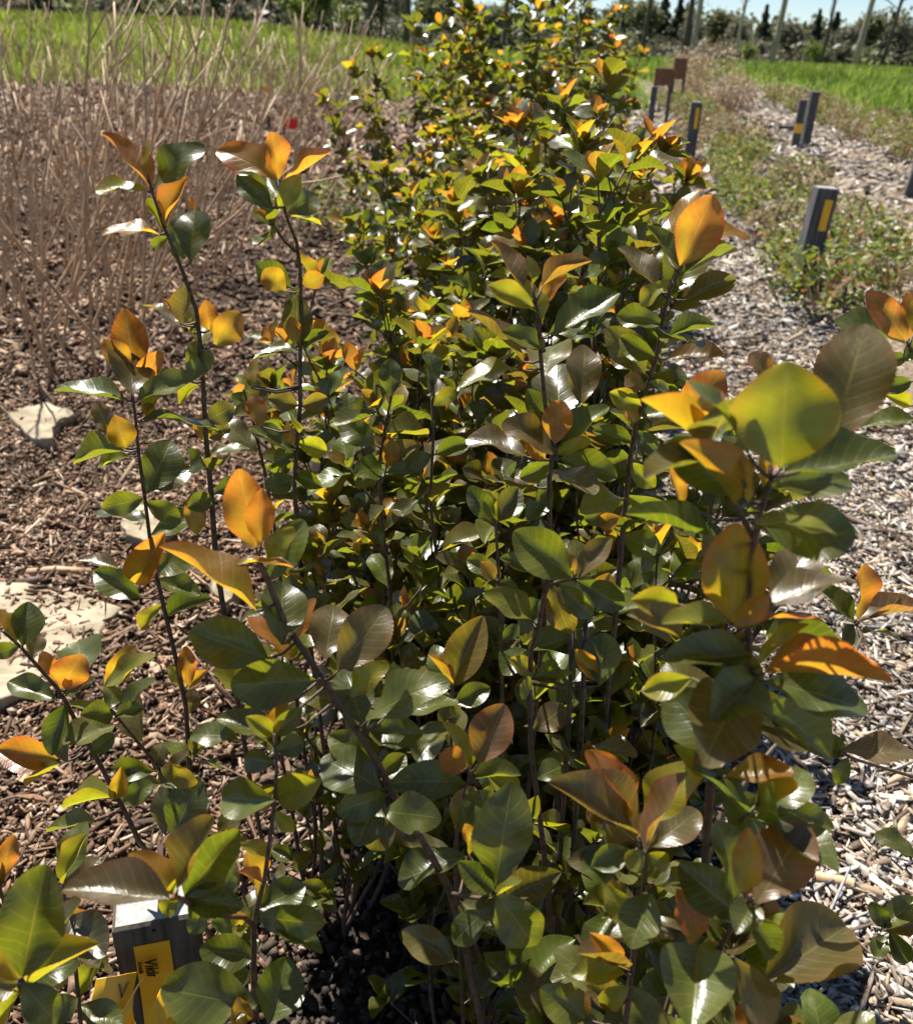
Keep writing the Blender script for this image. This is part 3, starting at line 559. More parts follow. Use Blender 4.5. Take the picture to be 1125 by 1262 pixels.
bE.shoot([(1092, 1140), (1110, 1160), (1140, 1210)], 1.0, .9, [
    (1086, 1146, 1130, 1106, 30, 'g', .0), (1092, 1148, 1134, 1136, 24, 'b', -.01), (1090, 1152, 1078, 1180, 22, 'g'), (1094, 1146, 1076, 1115, 22, 'd'), (1096, 1146, 1120, 1190, 26, 'd')], foot=(.84, .88), r0=.003)
bE.shoot([(1036, 928), (1060, 938), (1100, 950), (1150, 965)], .9, .8, [(1036, 926, 1132, 925, 34, 'b', -.01), (1040, 930, 992, 905, 26, 'd', .0), (1045, 934, 1030, 968, 20, 'g'), (1128, 1057, 1082, 1024, 22, 'd')], foot=(.88, .90), r0=.003)

bD = Bush((.08, .92), 'shrub in the row topped by a dark purple-brown oval leaf and bronze rosettes')
bD.shoot([(660, 372), (664, 400), (666, 435), (672, 500), (682, 548), (677, 590), (677, 640), (675, 720)], .96, .80, [
    (643, 357, 606, 294, 28, 'p', .01), (668, 353, 726, 316, 24, 'p', .0), (657, 378, 600, 353, 30, 'l', -.01), (668, 400, 650, 338, 14, 'l', -.01), (656, 350, 657, 314, 10, 'l'), (682, 414, 762, 355, 42, 'd', -.01), (645, 446, 582, 378, 18, 'b', .0), (672, 432, 615, 407, 30, 'g', -.01), (640, 456, 568, 455, 12, 'l', -.01), (664, 380, 700, 340, 22, 'o', .02), (676, 412, 725, 392, 24, 'g', .02),
    (688, 534, 688, 440, 70, 'k', .03), (716, 500, 722, 418, 46, 'b', .05), (684, 547, 690, 493, 38, 'o', -.02), (688, 563, 625, 513, 26, 'b', -.01), (650, 563, 577, 531, 16, 'b', .0), (691, 549, 752, 504, 26, 'g', -.01), (672, 566, 646, 540, 20, 'o', .0), (684, 560, 730, 545, 22, 'l', .0), (680, 570, 640, 590, 26, 'g', .01), (690, 565, 760, 590, 36, 'g', .02), (660, 600, 620, 620, 26, 'b', .01), (680, 600, 650, 640, 30, 'd', .02), (676, 520, 650, 480, 30, 'd', .05)],
    foot=(.10, .88), r0=.0045, r1=.002, fill=.4, low=.35)
bD.shoot([(484, 480), (476, 520), (468, 560), (470, 640), (480, 720)], 1.15, 1.02, [(465, 549, 415, 517, 34, 'd', -.02), (481, 488, 481, 442, 30, 'd', -.01), (437, 456, 427, 420, 20, 'o', .02), (438, 458, 452, 426, 16, 'o', .02), (470, 560, 440, 600, 28, 'g'), (474, 570, 520, 548, 24, 'b')], foot=(-.06, 1.05), fill=.8, low=.3)
bD.shoot([(532, 486), (534, 540), (530, 620), (540, 700)], 1.15, 1.02, [(533, 481, 531, 431, 20, 'd', -.02), (533, 490, 536, 465, 20, 'b', -.03), (534, 500, 562, 478, 22, 'l'), (536, 560, 580, 545, 26, 'd'), (532, 560, 500, 575, 24, 'd')], foot=(0, 1.05), fill=.8, low=.3)

bM = Bush((.26, .95), 'shrub in the row with a big glowing orange leaf pair at its tip')
bM.shoot([(836, 334), (826, 354), (818, 385), (809, 440), (799, 472), (783, 524), (776, 569), (768, 650), (760, 740)], 1.0, .78, [
    (838, 327, 880, 240, 58, 'o', -.01), (820, 308, 852, 225, 38, 'y', .02), (838, 333, 798, 276, 26, 'g', .0), (841, 339, 908, 301, 28, 'd', .0), (844, 370, 908, 342, 36, 'k', -.01), (810, 357, 764, 300, 22, 'b', .01), (826, 345, 789, 376, 18, 'l', -.02), (838, 325, 900, 300, 20, 'b', .03), (855, 290, 922, 279, 9, 'y', .02), (828, 350, 820, 300, 30, 'g', .03), (830, 372, 822, 335, 22, 'l', .01),
    (818, 400, 760, 388, 26, 'g', .0), (822, 443, 893, 433, 18, 'p', .0), (825, 414, 883, 397, 22, 'd', .0), (808, 440, 762, 415, 30, 'g', .0), (805, 455, 752, 440, 24, 'b', .02), (790, 500, 752, 484, 28, 'l', -.02), (786, 517, 852, 495, 24, 'g', -.01), (835, 524, 892, 459, 54, 'r', .04), (800, 470, 830, 480, 16, 'l', -.01), (795, 480, 768, 462, 24, 'p', .0), (786, 520, 768, 500, 18, 'y', -.01),
    (782, 530, 812, 560, 26, 'd', .0), (780, 545, 730, 530, 26, 'g', .01), (776, 565, 728, 580, 36, 'd', .02), (776, 570, 806, 600, 26, 'l', .0), (772, 610, 830, 640, 34, 'g', .02), (772, 620, 720, 640, 34, 'd', .02), (770, 640, 735, 645, 22, 'y', .0), (768, 660, 812, 680, 36, 'g', .03)],
    foot=(.22, .92), r0=.0050, fill=.5, low=.25)

bL = Bush((-.17, 1.02), 'slim shoot shrub with an orange-tipped rosette above the bark mulch')
bL.shoot([(345, 236), (353, 266), (366, 299), (370, 330), (371, 371), (370, 442), (370, 499), (366, 545), (363, 600), (368, 680)], 1.08, .85, [
    (341, 224, 273, 169, 30, 'o', .01), (343, 221, 336, 162, 22, 'o', .0), (335, 256, 295, 214, 34, 'd', -.01), (343, 254, 368, 219, 26, 'l', -.015), (353, 262, 393, 239, 34, 'd', -.01), (352, 222, 411, 189, 12, 'o', .01), (356, 266, 397, 271, 9, 'l', .0), (346, 250, 330, 220, 30, 'g', .01),
    (366, 426, 366, 362, 38, 'k', -.01), (366, 422, 359, 391, 18, 'y', -.025), (352, 359, 325, 332, 30, 'y', -.01), (358, 354, 316, 325, 34, 'd', .01), (370, 352, 352, 376, 12, 'l', .0), (372, 350, 398, 340, 24, 'y', .01), (372, 425, 404, 408, 18, 'd', .0), (366, 430, 330, 425, 16, 'g', .0), (372, 410, 400, 396, 20, 'o', .02),
    (322, 526, 311, 485, 26, 'r', .0), (358, 554, 309, 528, 24, 'g', -.01), (362, 550, 352, 522, 16, 'y', -.01), (364, 556, 338, 568, 22, 'd', .0), (368, 500, 330, 490, 26, 'b', .02), (370, 500, 404, 490, 24, 'b', .0), (368, 520, 352, 506, 22, 'g', .02), (366, 545, 404, 556, 26, 'l', .0), (364, 590, 330, 600, 28, 'g', .02), (364, 585, 396, 600, 22, 'g', .0), (310, 475, 290, 462, 12, 'l', .01), (310, 478, 312, 440, 16, 'y', .01)],
    foot=(-.16, 1.08), r0=.0044, fill=.3, L=.045, low=.2)
bL.shoot([(300, 480), (312, 520), (326, 580), (340, 660), (350, 760)], 1.25, 1.05, [], foot=(-.2, 1.12), fill=.55, low=.25)

# fuller growth filling the row behind the traced shoots
bG = Bush((.17, 1.02), 'low leafy shrub filling in around the cluster of bare grey stems')
bG.grow(15, .68, .22, .052, (-.02, .02), .5)
bR.grow(7, .66, .15, .058, (.04, .08), .5)
bD.grow(15, .84, .26, .052, (-.05, .14), .55, 1.15)
bM.grow(12, .90, .20, .052, (.02, .14), .6, 1.15)
bL.grow(9, .66, .20, .048, (.06, .14), .7)
bC.grow(5, .52, .14, .050, (.06, .10), .6)
for b in (bG, bT, bN, bC, bR, bE, bD, bM, bL): b.finish()
FILL = [((-.10, 1.42), 12, .94, .24, .050, 'low dense shrub of small green leaves just behind the orange-tipped slim shoots'),
        ((.20, 1.42), 8, 1.22, .17, .052, 'tall glossy shrub with silver-lit leaves right behind the glowing orange leaf pair'),
        ((.05, 1.85), 10, 1.00, .26, .050, 'mid-row green shrub flecked with yellow young leaves, shorter than the one beside it'),
        ((.22, 2.05), 11, 1.26, .24, .056, 'tall mid-row shrub with an airy crown of green and yellow leaves'),
        ((-.06, 2.45), 10, 1.03, .28, .050, 'low spreading mid-row shrub bordering the dry canes'),
        ((.10, 2.95), 10, 1.20, .30, .050, 'shrub half hidden between the tall mid-row shrub and the far ones'),
        ((-.12, 3.80), 8, 1.48, .40, .052, 'tall far shrub with sparse upright shoots standing against the field'),
        ((.22, 4.00), 12, 1.52, .36, .052, 'tall far shrub with the densest orange-flecked crown against the sky'),
        ((.48, 5.20), 10, 1.50, .36, .052, 'last shrub of the row beside the far end of the chip path')]
for (p, n, h, sp, L, lb) in FILL:
    b = Bush(p, lb); b.grow(int(n * 1.7), h, sp * 1.12, L * 1.12, youth=.9, dens=1.2); b.finish()

# ------------------------------------------------------------------ posts and tags
def post_mesh(w, h, top=POSTTOP, side=WOOD, slope=0.0):
    b = MB(); b.box(-w / 2, w / 2, -w / 2, w / 2, -.05, h, .004)
    me = new_mesh('post', b.v, b.f, False, [side, top]); me.polygons[1].material_index = 1
    return me
def ribbon(name, path, wid, mat_, parent, inv):
    """path: points; wid: half width vectors; double-sided thin band."""
    V = []; n = len(path)
    for p, q in zip(path, wid):
        t = norm(np.cross(q, [0, 0, 1])) * .0004 if abs(norm(q)[2]) < .9 else np.array([0, .0004, 0])
        V += [p - q - t, p + q - t, p + q + t, p - q + t]
    V = [np.array(inv @ Vector(v)) for v in V]
    F = [[4 * i + k, 4 * i + (k + 1) % 4, 4 * i + 4 + (k + 1) % 4, 4 * i + 4 + k] for i in range(n - 1) for k in range(4)] + [[3, 2, 1, 0], [4 * n - 4, 4 * n - 3, 4 * n - 2, 4 * n - 1]]
    return obj(name, new_mesh(name, V, F, False, [mat_]), parent)
def letters(name, body, size, M, parent, shear=.25, bold=.012):
    cu = bpy.data.curves.new(name, 'FONT'); cu.body = body; cu.size = size; cu.shear = shear; cu.offset = bold * size; cu.extrude = .0002; cu.resolution_u = 3
    t = bpy.data.objects.new(name, cu); COL.objects.link(t); bpy.context.view_layer.update()
    me = bpy.data.meshes.new_from_object(t.evaluated_get(bpy.context.evaluated_depsgraph_get())); bpy.data.objects.remove(t); bpy.data.curves.remove(cu)
    me.materials.clear(); me.materials.append(INK)
    o = obj(name, me, parent); o.matrix_basis = M; return o

PD = 1.10
pf = at(188, 1138, PD); rz = math.radians(16); pw = .094
pc = pf + np.array([-math.sin(rz), math.cos(rz), 0]) * pw / 2
pg = float(gz(pc[0], pc[1])); ph_ = pf[2] - pg
post = thing('wooden_post', (pc[0], pc[1], pg), 'square weathered post with a yellow lettered tag and looped tape', 'post', rotz=rz)
obj('post', post_mesh(pw, ph_), post)
tg = MB(); tz = ph_ - .034
for k in range(6):
    z1 = tz - .024 * k; z0 = z1 - .024; yo = -pw / 2 - .0015 - .0007 * k * k
    tg.add([(-.026, yo, z1), (.016, yo, z1), (.016, yo - .0007 * (2 * k + 1), z0), (-.026, yo - .0007 * (2 * k + 1), z0),
            (-.026, yo + .001, z1), (.016, yo + .001, z1), (.016, yo + .001 - .0007 * (2 * k + 1), z0), (-.026, yo + .001 - .0007 * (2 * k + 1), z0)], [[3, 2, 1, 0], [4, 5, 6, 7], [0, 1, 5, 4], [1, 2, 6, 5], [2, 3, 7, 6], [3, 0, 4, 7]])
tag_o = obj('name_tag', tg.mesh('name_tag', YTAPE), post)
def face(x, z, y): return Matrix(((0, 1, 0, x), (0, 0, -1, y), (-1, 0, 0, z), (0, 0, 0, 1)))
letters('lettering', 'Viking', .021, face(-.0155, tz - .016, -pw / 2 - .0085) @ Matrix.Rotation(math.radians(5), 4, 'Y'), tag_o)
letters('lettering', 'Aronia', .009, face(-.0238, tz - .020, -pw / 2 - .0070) @ Matrix.Rotation(math.radians(5), 4, 'Y'), tag_o)
inv = (Matrix.Translation((pc[0], pc[1], pg)) @ Matrix.Rotation(rz, 4, 'Z')).inverted()
td = PD - .02
up = np.array([.002, .013, .015])
path = [at(114, 1230, td - .02), at(126, 1228, td - .018), at(140, 1226, td - .012), at(152, 1223, td - .006), at(164, 1221, td + .002)]
tail = ribbon('tape_tail', path, [up] * 5, YTAPE, post, inv)
n0_ = norm(CAM - path[1]); rt = norm(path[3] - path[1]); upv = norm(np.cross(n0_, rt)); upv = upv if upv[2] > 0 else -upv
Ml = inv @ Matrix(((rt[0] * .9, upv[0], n0_[0], 0), (rt[1] * .9, upv[1], n0_[1], 0), (rt[2] * .9, upv[2], n0_[2], 0), (0, 0, 0, 1)))
pv = inv @ Vector(at(143, 1232, td - .016)); Ml.translation = pv
letters('lettering', 'V', .022, Ml, tail)
lp = []; lw = []
for k in range(15):
    a = math.radians(120 + 300 * k / 14); lp.append(at(181 + 30 * math.cos(a), 1262 - 44 * math.sin(a), td - .02)); lw.append(np.array([.006, .017, .010]) if k > 3 else np.array([.010, .010, .016]))
ribbon('tape_loop', lp, lw, YTAPE, post, inv)
nail = MB(); nail.tube([(0, -pw / 2 - .002, ph_ - .012), (0, -pw / 2 + .004, ph_ - .012)], .0022, 6); obj('nail', nail.mesh('nail', INK), post)

def far_post(px, py, top_py, wpx, label, tag=None, lean=0, D=None, side=GREYW, group=None):
    g = gpt(px, py) if D is None else None
    if D is not None:
        d = ray(px, py); g = CAM + d * (D / d[1]); g[2] = float(gz(g[0], g[1]))
    dep = np.dot(g - CAM, _f); h = (py - top_py) * dep / 1125 * 1.03; w_ = wpx * dep / 1125
    o = thing('wooden_stake', g, label, 'post', group, random.uniform(-.15, .15) - .1); o.rotation_euler[1] = lean
    b = MB(); b.box(-w_ / 2, w_ / 2, -w_ * .4, w_ * .4, -.1, h, w_ * .06); me = new_mesh('post', b.v, b.f, False, [side, POSTTOP]); me.polygons[1].material_index = 1
    obj('post', me, o)
    if tag:
        for (fx, f0, f1, fw) in tag:
            t = MB(); t.box(w_ * (fx - fw / 2), w_ * (fx + fw / 2), -w_ * .4 - .012, -w_ * .4 - .003, h * f0, h * f1); obj('tag', t.mesh('tag', YTAPE), o)
    return o, g, h, w_
far_post(984, 362, 240, 25, 'leaning grey stake with a long yellow tag among low reddish plants', [(.12, .62, .90, .36)], math.radians(3))
far_post(849, 197, 133, 13, 'slim grey stake with a faint tag beside the chip path edge', [(.15, .55, .9, .3)], 0)
far_post(981, 170, 118, 9, 'lower board of a paired stake by the grass, orange tag on it', [(.0, .3, .5, 1.0)], 0, D=13.6)
far_post(994, 166, 108, 10, 'taller board of a paired stake by the grass', None, 0, D=13.9)
far_post(1121, 238, 172, 14, 'stake with a yellow tag at the straw path among tan plants', [(.2, .5, .85, .5)], .1, D=9.4)
far_post(886, 124, 93, 9, 'short dark stake with an orange tag before the tan brush', [(.0, .35, .65, 1.1)], 0, D=19)
far_post(801, 155, 104, 7, 'thin pale stake below the brown box sign', None, 0, D=14.5)
far_post(420, 128, 100, 8, 'shorter dark stake among the dry canes', None, 0, D=15, side=WOOD)
far_post(438, 122, 93, 8, 'taller dark stake among the dry canes', None, 0, D=15.6, side=WOOD)
# low yellow tag block at the foot of the leaning stake
g = gpt(994, 357)
t = thing('plant_tag', g, 'small yellow tag lying at the foot of the leaning stake', 'tag', rotz=.2); b = MB(); b.box(-.05, .05, -.004, .004, 0, .055); obj('plate', b.mesh('plate', YTAPE), t)
b = MB(); b.box(-.006, .006, .005, .012, -.04, .05); obj('peg', b.mesh('peg', GREYW), t)
g = gpt(1015, 378); b = MB(); b.box(-.014, .014, -.01, .01, -.05, .17, .004); obj('wooden_peg', b.mesh('wooden_peg', CANE), None, g, 'thin pale wooden peg in front of the leaning stake', 'peg')
for (px, py, L_, lb) in ((1078, 338, .36, 'dark timber offcut lying among the low reddish plants'), (968, 160, .75, 'dark timber offcut lying by the paired stake')):
    g = gpt(px, py); b = MB(); b.box(-L_ / 2, L_ / 2, -.05, .05, -.01, .07, .006); o = obj('timber_offcut', b.mesh('timber_offcut', GREYW), None, g, lb, 'timber'); o.rotation_euler = (0, 0, .1)
# box signs
for (px, py, wpx, hpx, D, lb) in ((818, 94, 23, 20, 15.5, 'brown box sign on a thin leg beyond the shrub row'), (838, 84, 16, 24, 19, 'second, paler-edged brown box sign in front of the tan brush')):
    d = ray(px, py); c = CAM + d * (D / d[1]); dep = np.dot(c - CAM, _f); gz0 = float(gz(c[0], c[1])); W_, H_ = wpx * dep / 1125, hpx * dep / 1125
    o = thing('box_sign', (c[0], c[1], gz0), lb, 'sign', rotz=-.15); zc = c[2] - gz0
    b = MB(); b.box(-W_ / 2, W_ / 2, -.05, .05, zc - H_ / 2, zc + H_ / 2, .01); obj('panel', b.mesh('panel', BOXB), o)
    for sx in (-.4, .4):
        b = MB(); b.box(sx * W_ - .025, sx * W_ + .025, -.045, .02, -.1, zc - H_ / 2 + .004); obj('leg', b.mesh('leg', GREYW), o)
# marker flag and small orange tags
def marker(px, py, foot_py, D, s, m, lb, nm, cat):
    d = ray(px, py); c = CAM + d * (D / d[1]); g0 = float(gz(c[0], c[1])); zc = c[2] - g0
    o = thing(nm, (c[0], c[1], g0), lb, cat, rotz=random.uniform(-.4, .4)); b = MB(); b.tube([(0, 0, -.05), (.004, 0, zc * .5), (0, 0, zc + s * .5)], .004, 5); obj('wire', b.mesh('wire', GREYW), o)
    V = []; n = 6
    for i in range(n + 1):
        x = s * 1.25 * i / n; y = .12 * s * math.sin(i * 1.3)
        for z in (-.5, .5): V += [(x, y - .001, zc + z * s * (1 - .2 * i / n)), (x, y + .001, zc + z * s * (1 - .2 * i / n))]
    F = []
    for i in range(n):
        a = 4 * i; F += [[a, a + 4, a + 6, a + 2], [a + 1, a + 3, a + 7, a + 5], [a, a + 1, a + 5, a + 4], [a + 2, a + 6, a + 7, a + 3]]
    F += [[0, 2, 3, 1], [4 * n, 4 * n + 1, 4 * n + 3, 4 * n + 2]]
    obj('flag', new_mesh('flag', V, F, False, [m]), o)
marker(350, 151, 185, 8.5, .095, REDP, 'bright red marker flag on a wire among the dry canes', 'marker_flag', 'flag')
marker(99, 198, 230, 6.5, .055, ORP, 'small orange tag in the cane bed over dark mulch', 'plant_tag', 'tag')
marker(321, 110, 130, 12, .09, ORP, 'small orange tag high in the cane bed near the field edge', 'plant_tag', 'tag')
marker(229, 252, 270, 5.2, .05, ORP, 'small orange tag at the cane feet beside the bare mulch', 'plant_tag', 'tag')

# ------------------------------------------------------------------ stones and sticks
def slab(name, px, lift, thick, label, cat='stone', rings=4, rough=.0016, m=STONE):
    P = [gpt(*q)[:2] for q in px]
    Q = []
    for i in range(len(P)):
        a, b_ = P[i], P[(i + 1) % len(P)]
        for k in range(4): Q.append(a + (b_ - a) * k / 4 + rng.normal(0, .004, 2))
    Q = np.array(Q); c = Q.mean(0); z0 = float(gz(c[0], c[1])); n = len(Q)
    V = []; R = [(1.0, -.05), (1.01, lift * .2), (1.0, lift * .8), (.985, lift * .97)] + [(1 - .04 - .9 * k / rings, lift) for k in range(rings)]
    for s_, z in R:
        for q in Q: V.append((*(c * 0 + (q - c) * s_), z + (rng.normal(0, rough) if z == lift else 0)))
    V.append((0, 0, lift)); F = []
    for j in range(len(R) - 1):
        for k in range(n): F.append([j * n + k, j * n + (k + 1) % n, (j + 1) * n + (k + 1) % n, (j + 1) * n + k])
    j = len(R) - 1
    for k in range(n): F.append([j * n + k, j * n + (k + 1) % n, len(V) - 1])
    return obj(name, new_mesh(name, V, F, True, [m]), None, (c[0], c[1], z0), label, cat)
slab('flat_stone', [(-70, 905), (-80, 740), (-5, 728), (60, 722), (150, 752), (130, 778), (104, 822), (92, 832), (0, 882)], .022, .05, 'large flat pale slab lying on the bark mulch')
slab('rock', [(14, 520), (36, 508), (62, 503), (92, 520), (72, 534), (66, 556), (40, 552)], .045, .08, 'pale angular rock on the bark mulch near the dry canes', rough=.005)
slab('rock', [(376, 560), (398, 548), (424, 575), (404, 598), (384, 590)], .07, .06, 'pale rock at the edge of the row behind the slim orange-tipped shoot', rough=.006)
slab('rock', [(398, 640), (440, 612), (452, 640), (420, 662)], .08, .06, 'pale rock tucked under the leafy row beside another rock', rough=.006)
slab('rock', [(150, 650), (176, 632), (226, 636), (220, 664), (186, 684), (158, 672)], .02, .06, 'pale chunk of rock behind the long bare shoots', rough=.006)
slab('rock', [(258, 735), (276, 728), (300, 744), (280, 760)], .04, .06, 'small pale rock beside the bare shoot bases', rough=.01)
ctr = gpt(30, 800); cz = .022 + float(gz(ctr[0], ctr[1]))
xy = np.array([ctr[0], ctr[1]]) + rng.normal(0, 1, (90, 2)) * np.array([.10, .12])
pieces('bark_crumbs', xy, sizes(90, .014, .006, .003, .6), BKPAL, .0, .08, 'stray bark crumbs lying on the flat pale slab', 'bark crumbs', .5, cz - gz(xy[:, 0], xy[:, 1]) + .002)
def stick(px, r, lb, m=CANE):
    P = [gpt(*q) for q in px]; c = P[0]; b = MB(); b.tube([p - c + np.array([0, 0, r * 1.5]) for p in P], r, 7); obj('stick', b.mesh('stick', m, True), None, c, lb, 'stick')
stick([(36, 712), (70, 709), (112, 712)], .011, 'pale stick along the upper edge of the flat slab')
stick([(24, 726), (54, 722)], .012, 'short dark stick end beside the flat slab', BARK)
stick([(1002, 1088), (1040, 1095), (1084, 1112)], .010, 'pale split stick lying on the wood chips')
stick([(1030, 640), (1062, 652), (1100, 668)], .012, 'grey-brown stick lying on the upper wood chips', BARK)

# ------------------------------------------------------------------ dry canes on the left
CM = []
for i in range(10):
    b = MB(); n = 9; bow = random.uniform(-.10, .10); P = [np.array([bow * math.sin(t * 2.6) + random.uniform(-.008, .008), random.uniform(-.012, .012) + .05 * t * t, t]) for t in np.linspace(0, 1, n)]
    b.tube(P, [.0056 * (1 - .55 * k / (n - 1)) for k in range(n)], 5)
    for k in range(random.randint(1, 4)):
        j = random.randint(4, 7); a = random.uniform(0, 6.28); l = random.uniform(.12, .36); d = np.array([math.cos(a) * .55, math.sin(a) * .55, .8])
        b.tube([P[j], P[j] + d * l * .5, P[j] + d * l + np.array([0, 0, .04])], [.0026, .002, .0012], 4)
    CM.append(b.mesh('cane', CANE, True))
def cane_clump(x, y, n, h, lean, label, sp=.16):
    o = thing('dry_cane_shrub', (x, y, float(gz(x, y))), label, 'shrub', 'dry leafless cane shrubs')
    for k in range(n if y < 6.5 else int(n * .85)):
        c = obj('cane', random.choice(CM), o, (random.gauss(0, sp), random.gauss(0, sp), -.03)); hh = h * random.uniform(.6, 1.25); s_ = random.uniform(.7, 1.15) * (1.2 if y > 7 else 1)
        c.scale = (hh * s_, hh * s_, hh); c.rotation_euler = (random.gauss(-.05, .14), random.gauss(lean + .05, .24), random.uniform(0, 6.28) * 0 + random.uniform(-.6, .6))
LB = 'leafless clump of tan canes in the bark mulch bed'
for i, (px, py, n, h) in enumerate(((62, 440, 15, 1.35), (100, 470, 12, 1.45), (10, 380, 16, 1.3), (150, 385, 16, 1.25), (215, 345, 16, 1.3), (60, 330, 18, 1.3), (120, 300, 18, 1.2), (262, 305, 16, 1.25), (300, 270, 18, 1.25), (190, 265, 18, 1.15), (30, 275, 18, 1.2), (335, 240, 20, 1.2), (255, 235, 20, 1.1), (368, 215, 20, 1.2), (110, 240, 18, 1.05), (395, 195, 20, 1.2), (320, 200, 18, 1.05), (415, 178, 20, 1.15), (180, 215, 16, 1.0), (20, 225, 16, 1.0), (432, 165, 18, 1.1), (375, 175, 18, 1.0))):
    g = gpt(px, py); cane_clump(g[0], g[1], n, h, .13, {1: 'clump of tall tan canes nearest the pale angular rock', 11: 'clump of thin tan canes around the red marker flag', 3: 'tan cane clump rising behind the long bare-legged shoots', 6: 'tan cane clump around the small orange tag over dark mulch', 20: 'tan cane clump beside the taller dark stake', 17: 'tan cane clump beside the shorter dark stake'}.get(i, LB), .17 + .01 * i)

# ------------------------------------------------------------------ low plants in the rows on the right
def leaf_cloud(n, rx, rz, size, pal, zb=.05, flat=1.0):
    u = rng.normal(0, 1, (n, 3)); u /= np.linalg.norm(u, axis=1)[:, None]; r = rng.uniform(.25, 1, n) ** .5
    c = u * r[:, None] * np.array([rx, rx, rz * .5]); c[:, 2] += rz * .5 + zb
    c += rng.normal(0, .04 * rx, (n, 3))
    a = rng.normal(0, 1, (n, 3)); a[:, 2] = np.abs(a[:, 2]) * .6; a /= np.linalg.norm(a, axis=1)[:, None]
    b = np.cross(a, rng.normal(0, 1, (n, 3)) + np.array([0, 0, 1.5])); b /= np.linalg.norm(b, axis=1)[:, None] + 1e-9
    s_ = size * rng.uniform(.6, 1.3, (n, 1)); q = np.cross(a, b)
    V = np.stack([c - a * s_, c + b * s_ * .48 + q * s_ * .12, c + a * s_, c - b * s_ * .48 + q * s_ * .12], 1)
    F = np.arange(4 * n).reshape(n, 4); col = np.array(pal)[rng.integers(0, len(pal), n)] * rng.uniform(.6, 1.3, (n, 1))
    return V.reshape(-1, 3), F, np.repeat(col, 4, 0)
PL = [(.14, .19, .02), (.22, .25, .03), (.08, .13, .018), (.27, .26, .035), (.30, .13, .03), (.11, .17, .03), (.18, .22, .03), (.16, .21, .025), (.12, .17, .02)]
PT = [(.30, .22, .12), (.24, .17, .09), (.17, .18, .05), (.34, .27, .17), (.20, .12, .06), (.13, .15, .03)]
LOWM = []
for i in range(6):
    V, F, C = leaf_cloud(380, .30, .36, .027, PL if i < 4 else PT, .02); fm = new_mesh('foliage', V, F, False, [TINT_LEAF], col=C)
    b = MB()
    for k in range(12):
        a = random.uniform(0, 6.28); b.tube([(0, 0, -.02), (.1 * math.cos(a), .1 * math.sin(a), .15), (.24 * math.cos(a), .24 * math.sin(a), random.uniform(.25, .38))], [.004, .003, .0015], 4)
    LOWM.append((fm, b.mesh('stems', CANE)))
def low_plant(x, y, s_, k, label, group):
    o = thing('low_shrub', (x, y, float(gz(x, y))), label, 'shrub', group, random.uniform(0, 6.28)); o.scale = (s_, s_, s_ * random.uniform(.8, 1.15))
    f = obj('foliage', LOWM[k][0], o); f['kind'] = 'stuff'; obj('stems', LOWM[k][1], o)
y = 5.15
while y < 21:
    for dx in ((-.22, .38) if y < 9 else (-.05, .35)):
        low_plant(1.60 + .117 * y + dx + random.gauss(0, .07), y + random.uniform(-.15, .15), random.uniform(.8, 1.15), random.randint(0, 3) if random.random() < (.9 if y < 10 else .5) else random.randint(4, 5), 'low green and reddish leafy plant in the row of tagged stakes', 'low plants along the tagged stakes')
    y += .47 + .02 * y
y = 8.2
while y < 24:
    for dx in (-.1, .5):
        low_plant(4.15 + .12 * y + dx + random.gauss(0, .1), y, random.uniform(.8, 1.2), random.choice([0, 2, 4, 5, 5]), 'low tan and green plant between the straw path and the grass', 'low plants beside the grass')
    y += .55 + .015 * y
for k in range(7): low_plant(rowx(3 + k) + .25 + random.uniform(0, .2) + .35, 7.0 + 1.5 * k, .7, random.randint(4, 5), 'wispy low plant at the edge of the shrub row path', 'wispy plants at the path edge')
# tan brush beyond
for (px, D, s_, lb) in ((870, 20, 1.0, 'tall rounded tan brush clump at the field edge'), (846, 22, .8, 'smaller tan brush clump behind the box signs'), (905, 18, .6, 'loose low tan brush clump beside the orange tagged stake')):
    d = ray(px, 110); x, yy = d[0] * D / d[1], D; o = thing('dry_brush', (x, yy, float(gz(x, yy))), lb, 'brush'); V, F, C = leaf_cloud(1500, .75 * s_, 1.25 * s_, .03, [(.36, .24, .12), (.30, .20, .11), (.42, .32, .20), (.22, .15, .08), (.50, .45, .38)], .0)
    f = obj('foliage', new_mesh('foliage', V, F, False, [TINT_LEAF], col=C), o); f['kind'] = 'stuff'; b = MB()
    for k in range(30):
        a = random.uniform(0, 6.28); r_ = random.uniform(.1, .65) * s_; b.tube([(r_ * .2 * math.cos(a), r_ * .2 * math.sin(a), -.03), (r_ * math.cos(a), r_ * math.sin(a), random.uniform(.8, 1.35) * s_)], [.008, .004], 4)
    obj('stems', b.mesh('stems', CANE), o)
# green weeds at the cane bed's edge
V, F, C = leaf_cloud(900, .7, .35, .03, [(.17, .20, .03), (.22, .22, .04), (.12, .15, .03)], .0)
d = ray(455, 200); D = 7.0; x = d[0] * D / d[1]; o = thing('weed_patch', (x, D, float(gz(x, D))), 'yellow-green weeds between the dry canes and the shrub row', 'weeds'); f = obj('foliage', new_mesh('foliage', V, F, False, [TINT_LEAF], col=C), o); f['kind'] = 'stuff'

